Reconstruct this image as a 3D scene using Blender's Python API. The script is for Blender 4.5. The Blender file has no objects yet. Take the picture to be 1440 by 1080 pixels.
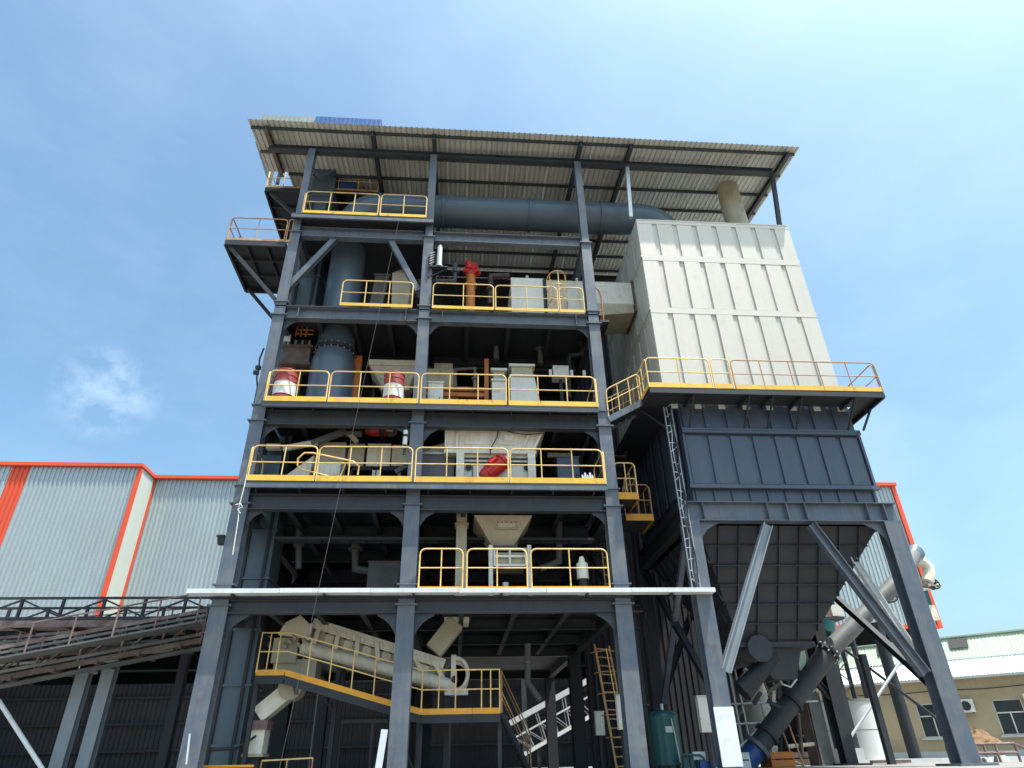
import bpy, math, random
from mathutils import Vector, Matrix
random.seed(7)
S = bpy.context.scene
COL = S.collection
R = math.radians

# ------------------------------------------------------------------ camera
FPX = 905.0                                   # focal length in pixels of a 1440 x 1080 frame
PITCH, YAW, ROLL = R(30.45), R(5.0), R(-1.31)
CAM = Vector((0, -18.0, 1.6))
FW = Vector((math.sin(YAW)*math.cos(PITCH), math.cos(YAW)*math.cos(PITCH), math.sin(PITCH)))
_r = Vector((math.cos(YAW), -math.sin(YAW), 0)); _u = _r.cross(FW)
RT = _r*math.cos(ROLL) + _u*math.sin(ROLL)
UP = _u*math.cos(ROLL) - _r*math.sin(ROLL)
cd = bpy.data.cameras.new('camera'); cam = bpy.data.objects.new('camera', cd); COL.objects.link(cam)
cd.sensor_width = 36; cd.lens = 36*FPX/1440; cd.clip_start = .1; cd.clip_end = 2000
m3 = Matrix((RT, UP, -FW)).transposed()
cam.matrix_world = Matrix.Translation(CAM) @ m3.to_4x4()
S.camera = cam

# ------------------------------------------------------------------ sky, sun, exposure
SUN = Vector((.30, -.19, 1)).normalized()    # towards the sun
SKY_STRENGTH, SUN_STRENGTH, EXPOSURE = .15, 4.8, .66
S.view_settings.view_transform = 'Standard'; S.view_settings.look = 'None'
S.view_settings.exposure = EXPOSURE; S.view_settings.gamma = 1
S.view_settings.use_curve_mapping = False
S.cycles.diffuse_bounces = 2; S.cycles.max_bounces = 8
def ray0(px, py): return FW + RT*((px-720)/FPX) + UP*((540-py)/FPX)
W = bpy.data.worlds.new('World'); S.world = W; W.use_nodes = True
nt = W.node_tree; nt.nodes.clear()
def N(t, typ, **k):
    n = t.nodes.new(typ)
    for a, b in k.items():
        if a in n.inputs: n.inputs[a].default_value = b
        else: setattr(n, a, b)
    return n
sky = nt.nodes.new('ShaderNodeTexSky'); sky.sky_type = 'NISHITA'; sky.sun_disc = False
sky.sun_elevation = math.asin(SUN.z); sky.sun_rotation = math.atan2(SUN.x, SUN.y)
sky.altitude = 50; sky.air_density = 1.0; sky.dust_density = 4.2; sky.ozone_density = 1.0
tc = nt.nodes.new('ShaderNodeTexCoord')
mp = nt.nodes.new('ShaderNodeMapping'); mp.inputs['Scale'].default_value = (1.0, 1.0, 1.6); mp.inputs['Location'].default_value = (16.75, 9.85, 13.15)
nz = N(nt, 'ShaderNodeTexNoise', Scale=1.0, Detail=5.0, Roughness=.42)
rp = nt.nodes.new('ShaderNodeValToRGB'); rp.color_ramp.elements[0].position = .44; rp.color_ramp.elements[1].position = .80
rp.color_ramp.elements[0].color = (0, 0, 0, 1); rp.color_ramp.elements[1].color = (.5, .5, .5, 1)
mx = nt.nodes.new('ShaderNodeMix'); mx.data_type = 'RGBA'
mx.inputs[7].default_value = (8.6, 9.8, 10.3, 1)
bg = nt.nodes.new('ShaderNodeBackground'); bg.inputs['Strength'].default_value = SKY_STRENGTH
wo = nt.nodes.new('ShaderNodeOutputWorld')
L = nt.links.new
L(tc.outputs['Generated'], mp.inputs['Vector']); L(mp.outputs[0], nz.inputs['Vector']); L(nz.outputs['Fac'], rp.inputs[0])
cdir = ray0(150, 552).normalized()
dt = nt.nodes.new('ShaderNodeVectorMath'); dt.operation = 'DOT_PRODUCT'; dt.inputs[1].default_value = cdir
L(tc.outputs['Generated'], dt.inputs[0])
pr = nt.nodes.new('ShaderNodeMapRange'); pr.interpolation_type = 'SMOOTHSTEP'; pr.inputs[1].default_value = math.cos(R(4.2)); pr.inputs[2].default_value = math.cos(R(.4)); pr.inputs[4].default_value = 1.0
L(dt.outputs['Value'], pr.inputs[0])
nz2 = N(nt, 'ShaderNodeTexNoise', Scale=17.0, Detail=7.0, Roughness=.6); L(tc.outputs['Generated'], nz2.inputs['Vector'])
pm_ = nt.nodes.new('ShaderNodeMapRange'); pm_.inputs[1].default_value = .44; pm_.inputs[2].default_value = .72; pm_.inputs[4].default_value = .22
L(nz2.outputs['Fac'], pm_.inputs[0])
pu = nt.nodes.new('ShaderNodeMath'); pu.operation = 'MULTIPLY'; L(pr.outputs[0], pu.inputs[0]); L(pm_.outputs[0], pu.inputs[1])
# thin high haze, fine and faint, over the whole sky
hm = nt.nodes.new('ShaderNodeMapping'); hm.inputs['Scale'].default_value = (1, 1, 2.2); L(tc.outputs['Generated'], hm.inputs['Vector'])
nz3 = N(nt, 'ShaderNodeTexNoise', Scale=4.5, Detail=8.0, Roughness=.58); L(hm.outputs[0], nz3.inputs['Vector'])
ph = nt.nodes.new('ShaderNodeMapRange'); ph.inputs[1].default_value = .42; ph.inputs[2].default_value = .80; ph.inputs[4].default_value = .055
L(nz3.outputs['Fac'], ph.inputs[0])
ps = nt.nodes.new('ShaderNodeMath'); ps.operation = 'ADD'; L(pu.outputs[0], ps.inputs[0]); L(ph.outputs[0], ps.inputs[1])
pa = nt.nodes.new('ShaderNodeMath'); pa.operation = 'ADD'; pa.use_clamp = True; L(ps.outputs[0], pa.inputs[0]); L(rp.outputs[0], pa.inputs[1])
L(pa.outputs[0], mx.inputs[0]); tn = nt.nodes.new('ShaderNodeMix'); tn.data_type = 'RGBA'; tn.blend_type = 'MULTIPLY'; tn.inputs[0].default_value = 1; tn.inputs[7].default_value = (.865, 1.125, 1.14, 1)
L(sky.outputs[0], tn.inputs[6]); L(tn.outputs[2], mx.inputs[6]); L(mx.outputs[2], bg.inputs['Color']); L(bg.outputs[0], wo.inputs[0])
sl = bpy.data.lights.new('sun', 'SUN'); sl.energy = SUN_STRENGTH; sl.angle = R(.53); sl.color = (1, .955, .88)
so = bpy.data.objects.new('sun', sl); COL.objects.link(so); so.location = (20, -20, 60)
so.rotation_euler = SUN.to_track_quat('Z', 'Y').to_euler()

# ------------------------------------------------------------------ placing helpers
def ray(px, py): return FW + RT*((px-720)/FPX) + UP*((540-py)/FPX)
def at(px, py, Y):
    d = ray(px, py); return CAM + d*((Y-CAM.y)/d.y)
def atz(px, py, Z):
    d = ray(px, py); return CAM + d*((Z-CAM.z)/d.z)
def V(*a): return Vector(a)

# ------------------------------------------------------------------ materials
def mat(name, col, rough=.55, metal=0., dirt=.25, dcol=None, streak=.0, scale=1.2, bump=.0, vary=.06, spec=.5, rust=0.):
    m = bpy.data.materials.new(name); m.use_nodes = True; t = m.node_tree; b = t.nodes['Principled BSDF']
    b.inputs['Roughness'].default_value = rough; b.inputs['Metallic'].default_value = metal
    b.inputs['Specular IOR Level'].default_value = spec
    tc = t.nodes.new('ShaderNodeTexCoord'); oi = t.nodes.new('ShaderNodeObjectInfo')
    add = N(t, 'ShaderNodeVectorMath', operation='ADD'); t.links.new(tc.outputs['Object'], add.inputs[0])
    rs = N(t, 'ShaderNodeVectorMath', operation='SCALE'); rs.inputs[3].default_value = 37.
    cb = t.nodes.new('ShaderNodeCombineXYZ')
    for i in range(3): t.links.new(oi.outputs['Random'], cb.inputs[i])
    t.links.new(cb.outputs[0], rs.inputs[0]); t.links.new(rs.outputs[0], add.inputs[1])
    n1 = N(t, 'ShaderNodeTexNoise', Scale=scale, Detail=5.0, Roughness=.62); t.links.new(add.outputs[0], n1.inputs['Vector'])
    r1 = t.nodes.new('ShaderNodeMapRange'); r1.inputs[1].default_value = .42; r1.inputs[2].default_value = .72
    r1.inputs[4].default_value = dirt; t.links.new(n1.outputs['Fac'], r1.inputs[0])
    m1 = t.nodes.new('ShaderNodeMix'); m1.data_type = 'RGBA'
    if dcol is None: dcol = tuple(c*.45 for c in col)
    m1.inputs[6].default_value = (*col, 1); m1.inputs[7].default_value = (*dcol, 1); t.links.new(r1.outputs[0], m1.inputs[0])
    out = m1.outputs[2]
    if streak:
        mp = t.nodes.new('ShaderNodeMapping'); mp.inputs['Scale'].default_value = (5, 5, .35); t.links.new(add.outputs[0], mp.inputs['Vector'])
        n2 = N(t, 'ShaderNodeTexNoise', Scale=1.6, Detail=3.0, Roughness=.6); t.links.new(mp.outputs[0], n2.inputs['Vector'])
        r2 = t.nodes.new('ShaderNodeMapRange'); r2.inputs[1].default_value = .5; r2.inputs[2].default_value = .78; r2.inputs[4].default_value = streak
        t.links.new(n2.outputs['Fac'], r2.inputs[0])
        m2 = t.nodes.new('ShaderNodeMix'); m2.data_type = 'RGBA'; m2.inputs[7].default_value = (*dcol, 1)
        t.links.new(r2.outputs[0], m2.inputs[0]); t.links.new(out, m2.inputs[6]); out = m2.outputs[2]
    if rust:
        n5 = N(t, 'ShaderNodeTexNoise', Scale=2.3, Detail=6.0, Roughness=.75); t.links.new(add.outputs[0], n5.inputs['Vector'])
        r5 = t.nodes.new('ShaderNodeMapRange'); r5.inputs[1].default_value = .565; r5.inputs[2].default_value = .67; r5.inputs[4].default_value = rust
        t.links.new(n5.outputs['Fac'], r5.inputs[0])
        m5 = t.nodes.new('ShaderNodeMix'); m5.data_type = 'RGBA'; m5.inputs[7].default_value = (.11, .055, .03, 1)
        t.links.new(r5.outputs[0], m5.inputs[0]); t.links.new(out, m5.inputs[6]); out = m5.outputs[2]
    if vary:
        r3 = t.nodes.new('ShaderNodeMapRange'); r3.inputs[3].default_value = 1-vary; r3.inputs[4].default_value = 1+vary
        t.links.new(oi.outputs['Random'], r3.inputs[0])
        hs = t.nodes.new('ShaderNodeHueSaturation'); t.links.new(r3.outputs[0], hs.inputs['Value']); t.links.new(out, hs.inputs['Color']); out = hs.outputs[0]
    t.links.new(out, b.inputs['Base Color'])
    r4 = t.nodes.new('ShaderNodeMapRange'); r4.inputs[3].default_value = max(.05, rough-.12); r4.inputs[4].default_value = min(1, rough+.15)
    t.links.new(n1.outputs['Fac'], r4.inputs[0]); t.links.new(r4.outputs[0], b.inputs['Roughness'])
    if bump >= .1:
        n3 = N(t, 'ShaderNodeTexNoise', Scale=scale*5, Detail=3.0); t.links.new(add.outputs[0], n3.inputs['Vector'])
        bp = N(t, 'ShaderNodeBump', Strength=bump, Distance=.03); t.links.new(n3.outputs['Fac'], bp.inputs['Height']); t.links.new(bp.outputs[0], b.inputs['Normal'])
    return m
RUST = (.10, .045, .022); DUST = (.36, .33, .28)
M = dict(
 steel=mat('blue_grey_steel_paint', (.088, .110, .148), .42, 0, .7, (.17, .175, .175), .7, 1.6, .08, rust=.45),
 dark=mat('dark_and_shaded_steel', (.019, .023, .030), .65, 0, .4, (.05, .05, .05), .3, 1.0, .05),
 duct=mat('duct_paint', (.080, .120, .158), .34, 0, .4, (.12, .13, .14), .35, .8, .05, rust=.3),
 casing=mat('casing_paint', (.058, .080, .125), .38, 0, .4, (.10, .115, .13), .5, .8, .08, rust=.3),
 hopper=mat('hopper_primer', (.034, .039, .048), .6, 0, .4, (.06, .063, .067), .3, 1.0, .05),
 yellow=mat('yellow_rail_paint', (.84, .57, .21), .45, 0, .5, (.5, .32, .12), 0, 5, 0, .08, rust=.6),
 toe=mat('yellow_toe_paint', (.86, .51, .055), .5, 0, .5, (.52, .31, .06), .4, 3, 0, .08, rust=.5),
 orange=mat('orange_toe_paint', (.74, .33, .02), .5, 0, .4, (.4, .17, .03), .2, 3),
 rustrail=mat('rusty_rail', (.40, .20, .10), .6, 0, .6, (.62, .45, .2), 0, 4, 0, .1),
 rust=mat('rusty_steel', (.105, .068, .058), .8, 0, .8, (.19, .165, .145), .3, 2.5, .1, .1),
 maroon=mat('maroon_paint', (.14, .075, .07), .7, 0, .8, (.32, .27, .245), .5, 1.8, .08),
 white=mat('white_cladding', (.62, .585, .52), .45, 0, .22, (.50, .46, .385), .32, .5, .12, .03, rust=.10),
 backing=mat('grey_cladding_groove', (.58, .55, .49), .55, 0, .4, (.42, .41, .37), .4, .8, 0, .02),
 sidepan=mat('side_cladding', (.62, .62, .56), .5, 0, .4, (.42, .41, .34), .5, .7, .03, .03),
 roofsheet=mat('galvanised_sheet', (.60, .60, .55), .5, 0, .4, (.44, .42, .35), .3, .8, .02, .05),
 rooftop=mat('pale_roof_sheet', (.26, .30, .29), .5, .0, .4, (.3, .3, .26), .3, .8),
 blue=mat('blue_sheet', (.02, .09, .30), .45, 0, .3, (.1, .16, .3), .2, 1),
 silver=mat('silver_wall_sheet', (.395, .45, .47), .42, .25, .35, (.32, .355, .36), .3, .35, .10, .045),
 jog=mat('pale_green_panel', (.56, .61, .55), .5, 0, .25, (.47, .5, .44), .2, .5),
 redtrim=mat('orange_red_trim', (.74, .085, .03), .5, 0, .3, (.55, .10, .06), .2, .8),
 beige=mat('beige_machine_paint', (.47, .42, .30), .55, 0, .5, (.30, .25, .17), .5, 1.4, .06, .06, rust=.35),
 cream=mat('cream_machine_paint', (.76, .71, .59), .5, 0, .45, (.46, .36, .21), .55, 1.6, .05, .04, rust=.35),
 cwhite=mat('white_machine_paint', (.75, .72, .64), .45, 0, .35, (.5, .48, .42), .3, 1.3, .03, rust=.35),
 red=mat('red_motor_paint', (.55, .025, .02), .4, 0, .35, (.3, .03, .02), .1, 4),
 drumred=mat('drum_red', (.33, .045, .04), .45, 0, .4, (.22, .06, .04), .2, 4),
 oframe=mat('orange_machine_paint', (.55, .17, .02), .5, 0, .45, (.28, .10, .03), .3, 3),
 black=mat('black_rubber', (.018, .018, .02), .6, 0, .4, (.05, .05, .05), 0, 3),
 whitepaint=mat('white_steel_paint', (.70, .73, .735), .45, 0, .5, (.5, .5, .48), .4, 2, .04, rust=.15),
 galv=mat('galvanised_steel', (.52, .54, .55), .42, .5, .35, (.38, .38, .37), .2, 3),
 duct2=mat('grey_pipe_paint', (.135, .14, .14), .55, 0, .7, (.075, .07, .065), .3, 1.5, .05),
 concrete=mat('concrete', (.24, .23, .215), .85, 0, .5, (.16, .155, .14), .3, .6, .15),
 pale=mat('pale_concrete', (.56, .57, .56), .8, 0, .5, (.40, .40, .37), .35, .9, .1),
 ground=mat('yard_soil', (.17, .15, .125), .95, 0, .6, (.11, .10, .08), 0, .15, .3),
 plaster=mat('tan_plaster', (.47, .375, .235), .85, 0, .6, (.31, .24, .14), .35, .5, .1),
 greenroof=mat('pale_green_sheet', (.43, .52, .40), .5, 0, .4, (.36, .40, .30), .3, .5),
 whiteroof=mat('white_sheet', (.76, .80, .80), .45, 0, .35, (.6, .62, .6), .3, .6),
 glass=mat('dark_glass', (.03, .045, .05), .08, 0, .2, (.06, .07, .07), 0, 1),
 tank=mat('teal_tank_paint', (.012, .095, .095), .32, 0, .3, (.03, .1, .1), .2, 2),
 bluepaint=mat('blue_motor_paint', (.02, .07, .24), .4, 0, .3, (.04, .06, .12), .1, 3),
 clad=mat('dark_wall_sheet', (.022, .025, .03), .6, 0, .4, (.04, .04, .04), .3, .6),
 beam=mat('shaded_beam_steel', (.038, .046, .058), .5, 0, .5, (.075, .078, .08), .5, 1.4, .06, rust=.4),  # darker copy of the steel, shade of the deck beams put into colour
 palesteel=mat('pale_and_sunlit_steel', (.26, .295, .33), .42, 0, .4, (.17, .18, .19), .3, 1.5, .04),
 bright=mat('sunlit_hood_white', (.84, .81, .74), .5, 0, .45, (.5, .40, .24), .5, 1.5, .06, .03, rust=.3),  # sunlight on the machine hood put into a whiter base colour
 rope=mat('rope_fibre', (.10, .10, .10), .8),
 belt=mat('conveyor_belt', (.03, .03, .032), .7, 0, .4, (.12, .11, .1), 0, 2),
)
M['white_rope'] = mat('white_rope', (.75, .74, .7), .8)

# ------------------------------------------------------------------ mesh building
class MB:
    def __init__(s): s.v = []; s.f = []; s.sm = []
    def add(s, vs, fs, smooth=False):
        o = len(s.v); s.v += [tuple(x) for x in vs]; s.f += [tuple(o+i for i in f) for f in fs]
        s.sm += [smooth]*len(fs); return s
    def box(s, x0, x1, y0, y1, z0, z1):
        a, b = min(x0, x1), max(x0, x1); c, d = min(y0, y1), max(y0, y1); e, f = min(z0, z1), max(z0, z1)
        return s.add([(a,c,e),(b,c,e),(b,d,e),(a,d,e),(a,c,f),(b,c,f),(b,d,f),(a,d,f)],
                     [(0,3,2,1),(4,5,6,7),(0,1,5,4),(1,2,6,5),(2,3,7,6),(3,0,4,7)])
    def frustum(s, bot, top):        # two loops of four points each
        return s.add(list(bot)+list(top), [(3,2,1,0),(4,5,6,7),(0,1,5,4),(1,2,6,5),(2,3,7,6),(3,0,4,7)])
    def bar(s, p0, p1, w, h, up=(0,0,1), off=(0,0)):
        p0 = Vector(p0); p1 = Vector(p1); d = (p1-p0).normalized(); up = Vector(up)
        sd = d.cross(up)
        if sd.length < 1e-4: sd = d.cross(Vector((1,0,0)))
        sd.normalize(); u = sd.cross(d).normalized()
        o = sd*off[0] + u*off[1]
        c = [-sd*w/2-u*h/2, sd*w/2-u*h/2, sd*w/2+u*h/2, -sd*w/2+u*h/2]
        return s.frustum([p0+o+k for k in c], [p1+o+k for k in c])
    def ibeam(s, p0, p1, w, h, up=(0,0,1), tf=.022, tw=.016):
        s.bar(p0, p1, w, tf, up, (0, h/2-tf/2)); s.bar(p0, p1, w, tf, up, (0, -h/2+tf/2))
        return s.bar(p0, p1, tw, h-2*tf, up)
    def channel(s, p0, p1, w, h, up=(0,0,1), t=.015, side=1):
        s.bar(p0, p1, w, t, up, (0, h/2-t/2)); s.bar(p0, p1, w, t, up, (0, -h/2+t/2))
        return s.bar(p0, p1, t, h-2*t, up, (side*(w/2-t/2), 0))
    def tube(s, p0, p1, r0, r1=None, n=12, caps=True):
        p0 = Vector(p0); p1 = Vector(p1); r1 = r0 if r1 is None else r1
        d = (p1-p0).normalized(); a = d.orthogonal().normalized(); b = d.cross(a)
        ring = lambda p, r: [p + a*(r*math.cos(2*math.pi*i/n)) + b*(r*math.sin(2*math.pi*i/n)) for i in range(n)]
        A, B = ring(p0, r0), ring(p1, r1)
        s.add(A+B, [(i, (i+1) % n, n+(i+1) % n, n+i) for i in range(n)], True)
        if caps: s.add(A, [tuple(range(n-1, -1, -1))]); s.add(B, [tuple(range(n))])
        return s
    def path(s, pts, r, n=8, caps=True, closed=False):
        pts = [Vector(p) for p in pts]; k = len(pts); rings = []; a = None
        for i, p in enumerate(pts):
            d0 = (p-pts[i-1]).normalized() if (i > 0 or closed) else None
            d1 = (pts[(i+1) % k]-p).normalized() if (i < k-1 or closed) else None
            t = (d0 or d1) if (d0 is None or d1 is None) else (d0+d1).normalized()
            if a is None: a = t.orthogonal().normalized()
            a = (a - t*a.dot(t)).normalized(); b = t.cross(a)
            rr = r if not isinstance(r, (list, tuple)) else r[i]
            rings.append([p + a*(rr*math.cos(2*math.pi*j/n)) + b*(rr*math.sin(2*math.pi*j/n)) for j in range(n)])
        fs = []
        for i in range(k if closed else k-1):
            q = (i+1) % k
            fs += [(i*n+j, i*n+(j+1) % n, q*n+(j+1) % n, q*n+j) for j in range(n)]
        s.add([v for g in rings for v in g], fs, True)
        if caps and not closed: s.add(rings[0], [tuple(range(n-1, -1, -1))]); s.add(rings[-1], [tuple(range(n))])
        return s
    def poly(s, pts, th):            # extruded flat polygon, th = thickness vector
        n = len(pts); th = Vector(th); A = [Vector(p) for p in pts]; B = [p+th for p in A]
        return s.add(A+B, [tuple(range(n-1, -1, -1)), tuple(range(n, 2*n))]+[(i, (i+1) % n, n+(i+1) % n, n+i) for i in range(n)])
    def mesh(s, name, m, org=(0,0,0)):
        me = bpy.data.meshes.new(name); o = Vector(org)
        me.from_pydata([(x-o.x, y-o.y, z-o.z) for x, y, z in s.v], [], s.f)
        me.polygons.foreach_set('use_smooth', s.sm); me.materials.append(M[m] if isinstance(m, str) else m); me.update(); return me
    def build(s, name, m, parent=None, **tags):
        if parent is not None: org = ORG[parent.name]
        else:
            xs = [v[0] for v in s.v]; ys = [v[1] for v in s.v]; zs = [v[2] for v in s.v]
            org = Vector(((min(xs)+max(xs))/2, (min(ys)+max(ys))/2, min(zs)))
        o = bpy.data.objects.new(name, s.mesh(name, m, org)); COL.objects.link(o)
        if parent is not None: o.parent = parent; ORG[o.name] = org
        else: o.location = org; ORG[o.name] = org
        for k, v in tags.items(): o[k] = v
        return o
ORG = {}
def thing(name, label, cat, loc, group=None):
    o = bpy.data.objects.new(name, None); COL.objects.link(o); o.location = loc; o.empty_display_size = .3
    o['label'] = label; o['category'] = cat; o['kind'] = 'thing'
    if group: o['group'] = group
    ORG[o.name] = Vector(loc); return o
def copies(mesh, name, parent, locs):            # alike pieces that share one mesh; loc = world offset of the mesh
    for l in locs:
        o = bpy.data.objects.new(name, mesh); COL.objects.link(o); o.parent = parent; o.location = Vector(l)-ORG[parent.name]
def bx(*a): return MB().box(*a)
def sheet_profile(w, n, h=.03, crest=.30, side=.12):   # trapezoid ribs across width w -> list of (x, rise)
    p = w/n; pr = []
    for i in range(n):
        x = i*p; pr += [(x, 0), (x+p*(.5-crest/2-side), 0), (x+p*(.5-crest/2), h), (x+p*(.5+crest/2), h), (x+p*(.5+crest/2+side), 0)]
    pr.append((w, 0)); return pr
def sheet(w, n, length_vec, xdir, rise, h=.03, **k):
    pr = sheet_profile(w, n, h, **k); x = Vector(xdir); r = Vector(rise); Lv = Vector(length_vec)
    A = [x*a + r*b for a, b in pr]; B = [q+Lv for q in A]; c = len(A)
    return MB().add(A+B, [(i, i+1, c+i+1, c+i) for i in range(c-1)])

# ================================================================== SETTING
g = MB().add([(-900,-300,0),(900,-300,0),(900,1500,0),(-900,1500,0)], [(0,1,2,3)]).build('ground', 'ground'); g['kind'] = 'structure'
ZP = 1.30
pad = MB().box(-60, 60, -3.2, 90, .01, ZP); pad = pad.build('concrete_yard', 'concrete'); pad['kind'] = 'structure'

# ================================================================== long shed behind
shed = thing('factory_shed', 'long silver corrugated factory shed with orange red edges behind the tower', 'building', (5, 34, ZP))
ZB, ZT = 8.8, 18.35
SW = 1.12
sm = sheet(SW, 4, (0,0,ZT-ZB), (1,0,0), (0,-1,0), .055, crest=.34, side=.08).mesh('wall_sheet', 'silver')
om = sheet(SW, 4, (0,0,ZT-ZB), (1,0,0), (0,-1,0), .055, crest=.34, side=.08).mesh('wall_sheet', 'redtrim')
XJ = -20.42
locs = [(XJ-.06-SW*(i+1), 22, ZB) for i in range(12)]
copies(sm, 'wall_sheet', shed, [l for i, l in enumerate(locs) if i != 6]); copies(om, 'wall_sheet', shed, [locs[6]])
nx = int((31.3-XJ)/SW)
copies(sm, 'wall_sheet', shed, [(XJ+.1+SW*i, 24, ZB) for i in range(nx)])
XE = XJ+.1+SW*nx
bx(XJ-.03, XJ, 22.1, 23.9, ZB, ZT).build('return_panel', 'jog', shed)
for x, y in ((XJ-.02, 21.93), (XJ+.04, 23.93)): bx(x-.20, x+.06, y-.05, y+.12, ZB-.05, ZT).build('corner_trim', 'redtrim', shed)
bx(XE-.05, XE+.25, 23.85, 24.3, ZB-.2, ZT+.3).build('corner_trim', 'redtrim', shed)
bx(-34, XJ+.08, 21.75, 22.25, ZT+.02, ZT+.24).build('eave_trim', 'redtrim', shed)
bx(XJ-.2, XJ+.1, 22.25, 23.7, ZT+.02, ZT+.24).build('eave_trim', 'redtrim', shed)
bx(XJ-.2, XE+.3, 23.7, 24.25, ZT+.02, ZT+.24).build('eave_trim', 'redtrim', shed)
bx(-34, XJ, 21.88, 22.1, ZB-.22, ZB-.02).build('bottom_trim', 'redtrim', shed)
bx(XJ, XE, 23.88, 24.1, ZB-.22, ZB-.02).build('bottom_trim', 'redtrim', shed)
bx(-34, XE, 24.3, 48, ZT-.1, ZT+.1).build('roof', 'rooftop', shed)
bx(-34, XJ-.3, 22.3, 24.28, ZT-.1, ZT+.1).build('roof', 'rooftop', shed)
bx(-34, XE, 47.8, 48, ZP, ZT-.12).build('rear_wall', 'clad', shed)
bx(XE-.1, XE+.1, 24.4, 47.7, ZP, ZT-.12).build('end_wall', 'silver', shed)
bx(-34.2, -34, 22.2, 47.7, ZP, ZT-.12).build('end_wall', 'silver', shed)
lw = sheet(1.2, 4, (0,0,5.2), (1,0,0), (0,-1,0), .05).mesh('lower_sheet', 'clad')
copies(lw, 'lower_sheet', shed, [(-33+1.2*i, 30, ZP) for i in range(53)])
for x in range(-32, 31, 6):
    MB().ibeam((x, 24.6, ZP), (x, 24.6, ZT-.2), .3, .5, (0,1,0)).build('column', 'dark', shed)
for z in (2.6, 4.1, 5.6, 7.2):
    bx(-33, XE-.2, 29.6, 29.75, z, z+.12).build('girt', 'dark', shed)

# ================================================================== process tower frame
CX = (-6.25, -1.40, 4.50); YB = 8.4
tower = thing('process_tower', 'tall blue grey steel frame tower with open decks stacked with machines', 'tower', (-.9, 4, ZP))
SECT = [(ZP, 5.30, .46, .46), (5.30, 8.10, .43, .44), (8.10, 10.75, .40, .42), (10.75, 14.75, .38, .40), (14.75, 18.5, .36, .38), (18.5, 23.0, .27, .30)]
def column(X, Y, parent, top=99, sect=SECT, m='steel'):
    b = MB(); pl = []
    for z0, z1, w, h in sect:
        if z0 >= top: break
        b.ibeam((X, Y+h/2, z0), (X, Y+h/2, min(z1, top)), w, h, (0,1,0), .03, .022)
        pl.append((z0, w, h))
    c = b.build('column', m, parent)
    for z0, w, h in pl[1:]:
        bx(X-w*.5-.09, X+w*.5+.09, Y-.06, Y+h+.06, z0-.018, z0+.018).build('splice_plate', m, c)
    for z0, w, h in pl[1:-1]:
        p = bx(X-w*.5-.07, X+w*.5+.07, Y-.05, Y+h+.05, z0+.52, z0+.55); p.build('splice_plate', m, c)
    b2 = MB().box(X-.42, X+.42, Y-.2, Y+.66, ZP-.02, ZP+.04); b2.build('base_plate', m, c)
    return c
for X in CX:
    column(X, 0, tower); column(X, YB, tower, m='dark'); column(X, 16, tower, 5.4, m='dark')  # rear columns in the dark tone, their shadow put into the colour
# decks: name, top z, beam bottom, beam top
LEV = {2: (5.52, 5.10, 5.44), 3: (8.68, 7.95, 8.40), 4: (11.28, 10.65, 11.14), 5: (15.13, 14.66, 15.10), 6: (19.20, 18.36, 18.80)}
def beamx(x0, x1, Y, z0, z1, parent, m='steel', w=.26, name='beam'):
    return MB().ibeam((x0, Y, (z0+z1)/2), (x1, Y, (z0+z1)/2), w, z1-z0, (0,0,1)).build(name, m, parent)
def beamy(X, y0, y1, z0, z1, parent, m='steel', w=.24, name='beam'):
    return MB().ibeam((X, y0, (z0+z1)/2), (X, y1, (z0+z1)/2), w, z1-z0, (0,0,1)).build(name, m, parent)
for lv, (zt, b0, b1) in LEV.items():
    for i in range(2):
        for Y in (.16, YB+.2):
            bm = beamx(CX[i]+.19, CX[i+1]-.19, Y, b0, b1, tower, 'steel' if lv >= 5 and Y < 1 else 'beam')  # lower front beams get the tone with shade painted in
            if lv == 5 and Y < 1:
                for xx in (CX[i]+.62, CX[i+1]-.62):
                    bx(xx-.012, xx+.012, .0, .32, b0+.03, b1-.03).build('stiffener', 'steel', bm)
        if lv <= 5:
            n = 4
            for k in range(1, n):
                x = CX[i]+(CX[i+1]-CX[i])*k/n
                beamy(x, .35, YB, b1-.30, b1-.01, tower, 'dark', .14, 'joist')
            for Y in (2.9, 5.7): beamx(CX[i]+.2, CX[i+1]-.2, Y, b0+.02, b1-.012, tower, 'dark', .2, 'cross_beam')
    for X in CX: beamy(X, .45, YB, b0+.005, b1-.005, tower, 'dark' if lv < 6 else 'steel')
for X in CX: beamy(X, YB+.5, 16, 5.1, 5.44, tower, 'dark')
for Y in (16.2,):
    for i in range(2): beamx(CX[i]+.19, CX[i+1]-.19, Y, 5.1, 5.44, tower, 'dark')
XL, XR = -6.52, 4.78
bx(XL, XR, -.02, 16.4, 5.45, 5.52).build('floor_deck', 'dark', tower)
DX_ = {3: (at(346,672,-.27).x, at(853,677,-.27).x), 4: (at(370,562,-.27).x, at(841,568,-.27).x)}
for lv in (3, 4):
    zt = LEV[lv][0]
    xl_, xr_ = DX_[lv]
    bx(xl_, xr_, -.28, YB+.4, zt-.08, zt).build('floor_deck', 'dark', tower)
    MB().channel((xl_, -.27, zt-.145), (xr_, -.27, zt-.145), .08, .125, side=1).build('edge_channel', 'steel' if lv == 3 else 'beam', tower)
    for i in range(9):
        x = xl_+.3+i*1.22
        bx(x-.01, x+.01, -.22, .0, zt-.30, zt-.08).build('bracket', 'dark', tower)
bx(XL+.1, XR, -.0, YB+.4, 15.10, 15.15).build('floor_deck', 'dark', tower)
bx(XL+.1, CX[1]+.15, -.26, 3.4, 19.12, 19.2).build('floor_deck', 'dark', tower)
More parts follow.
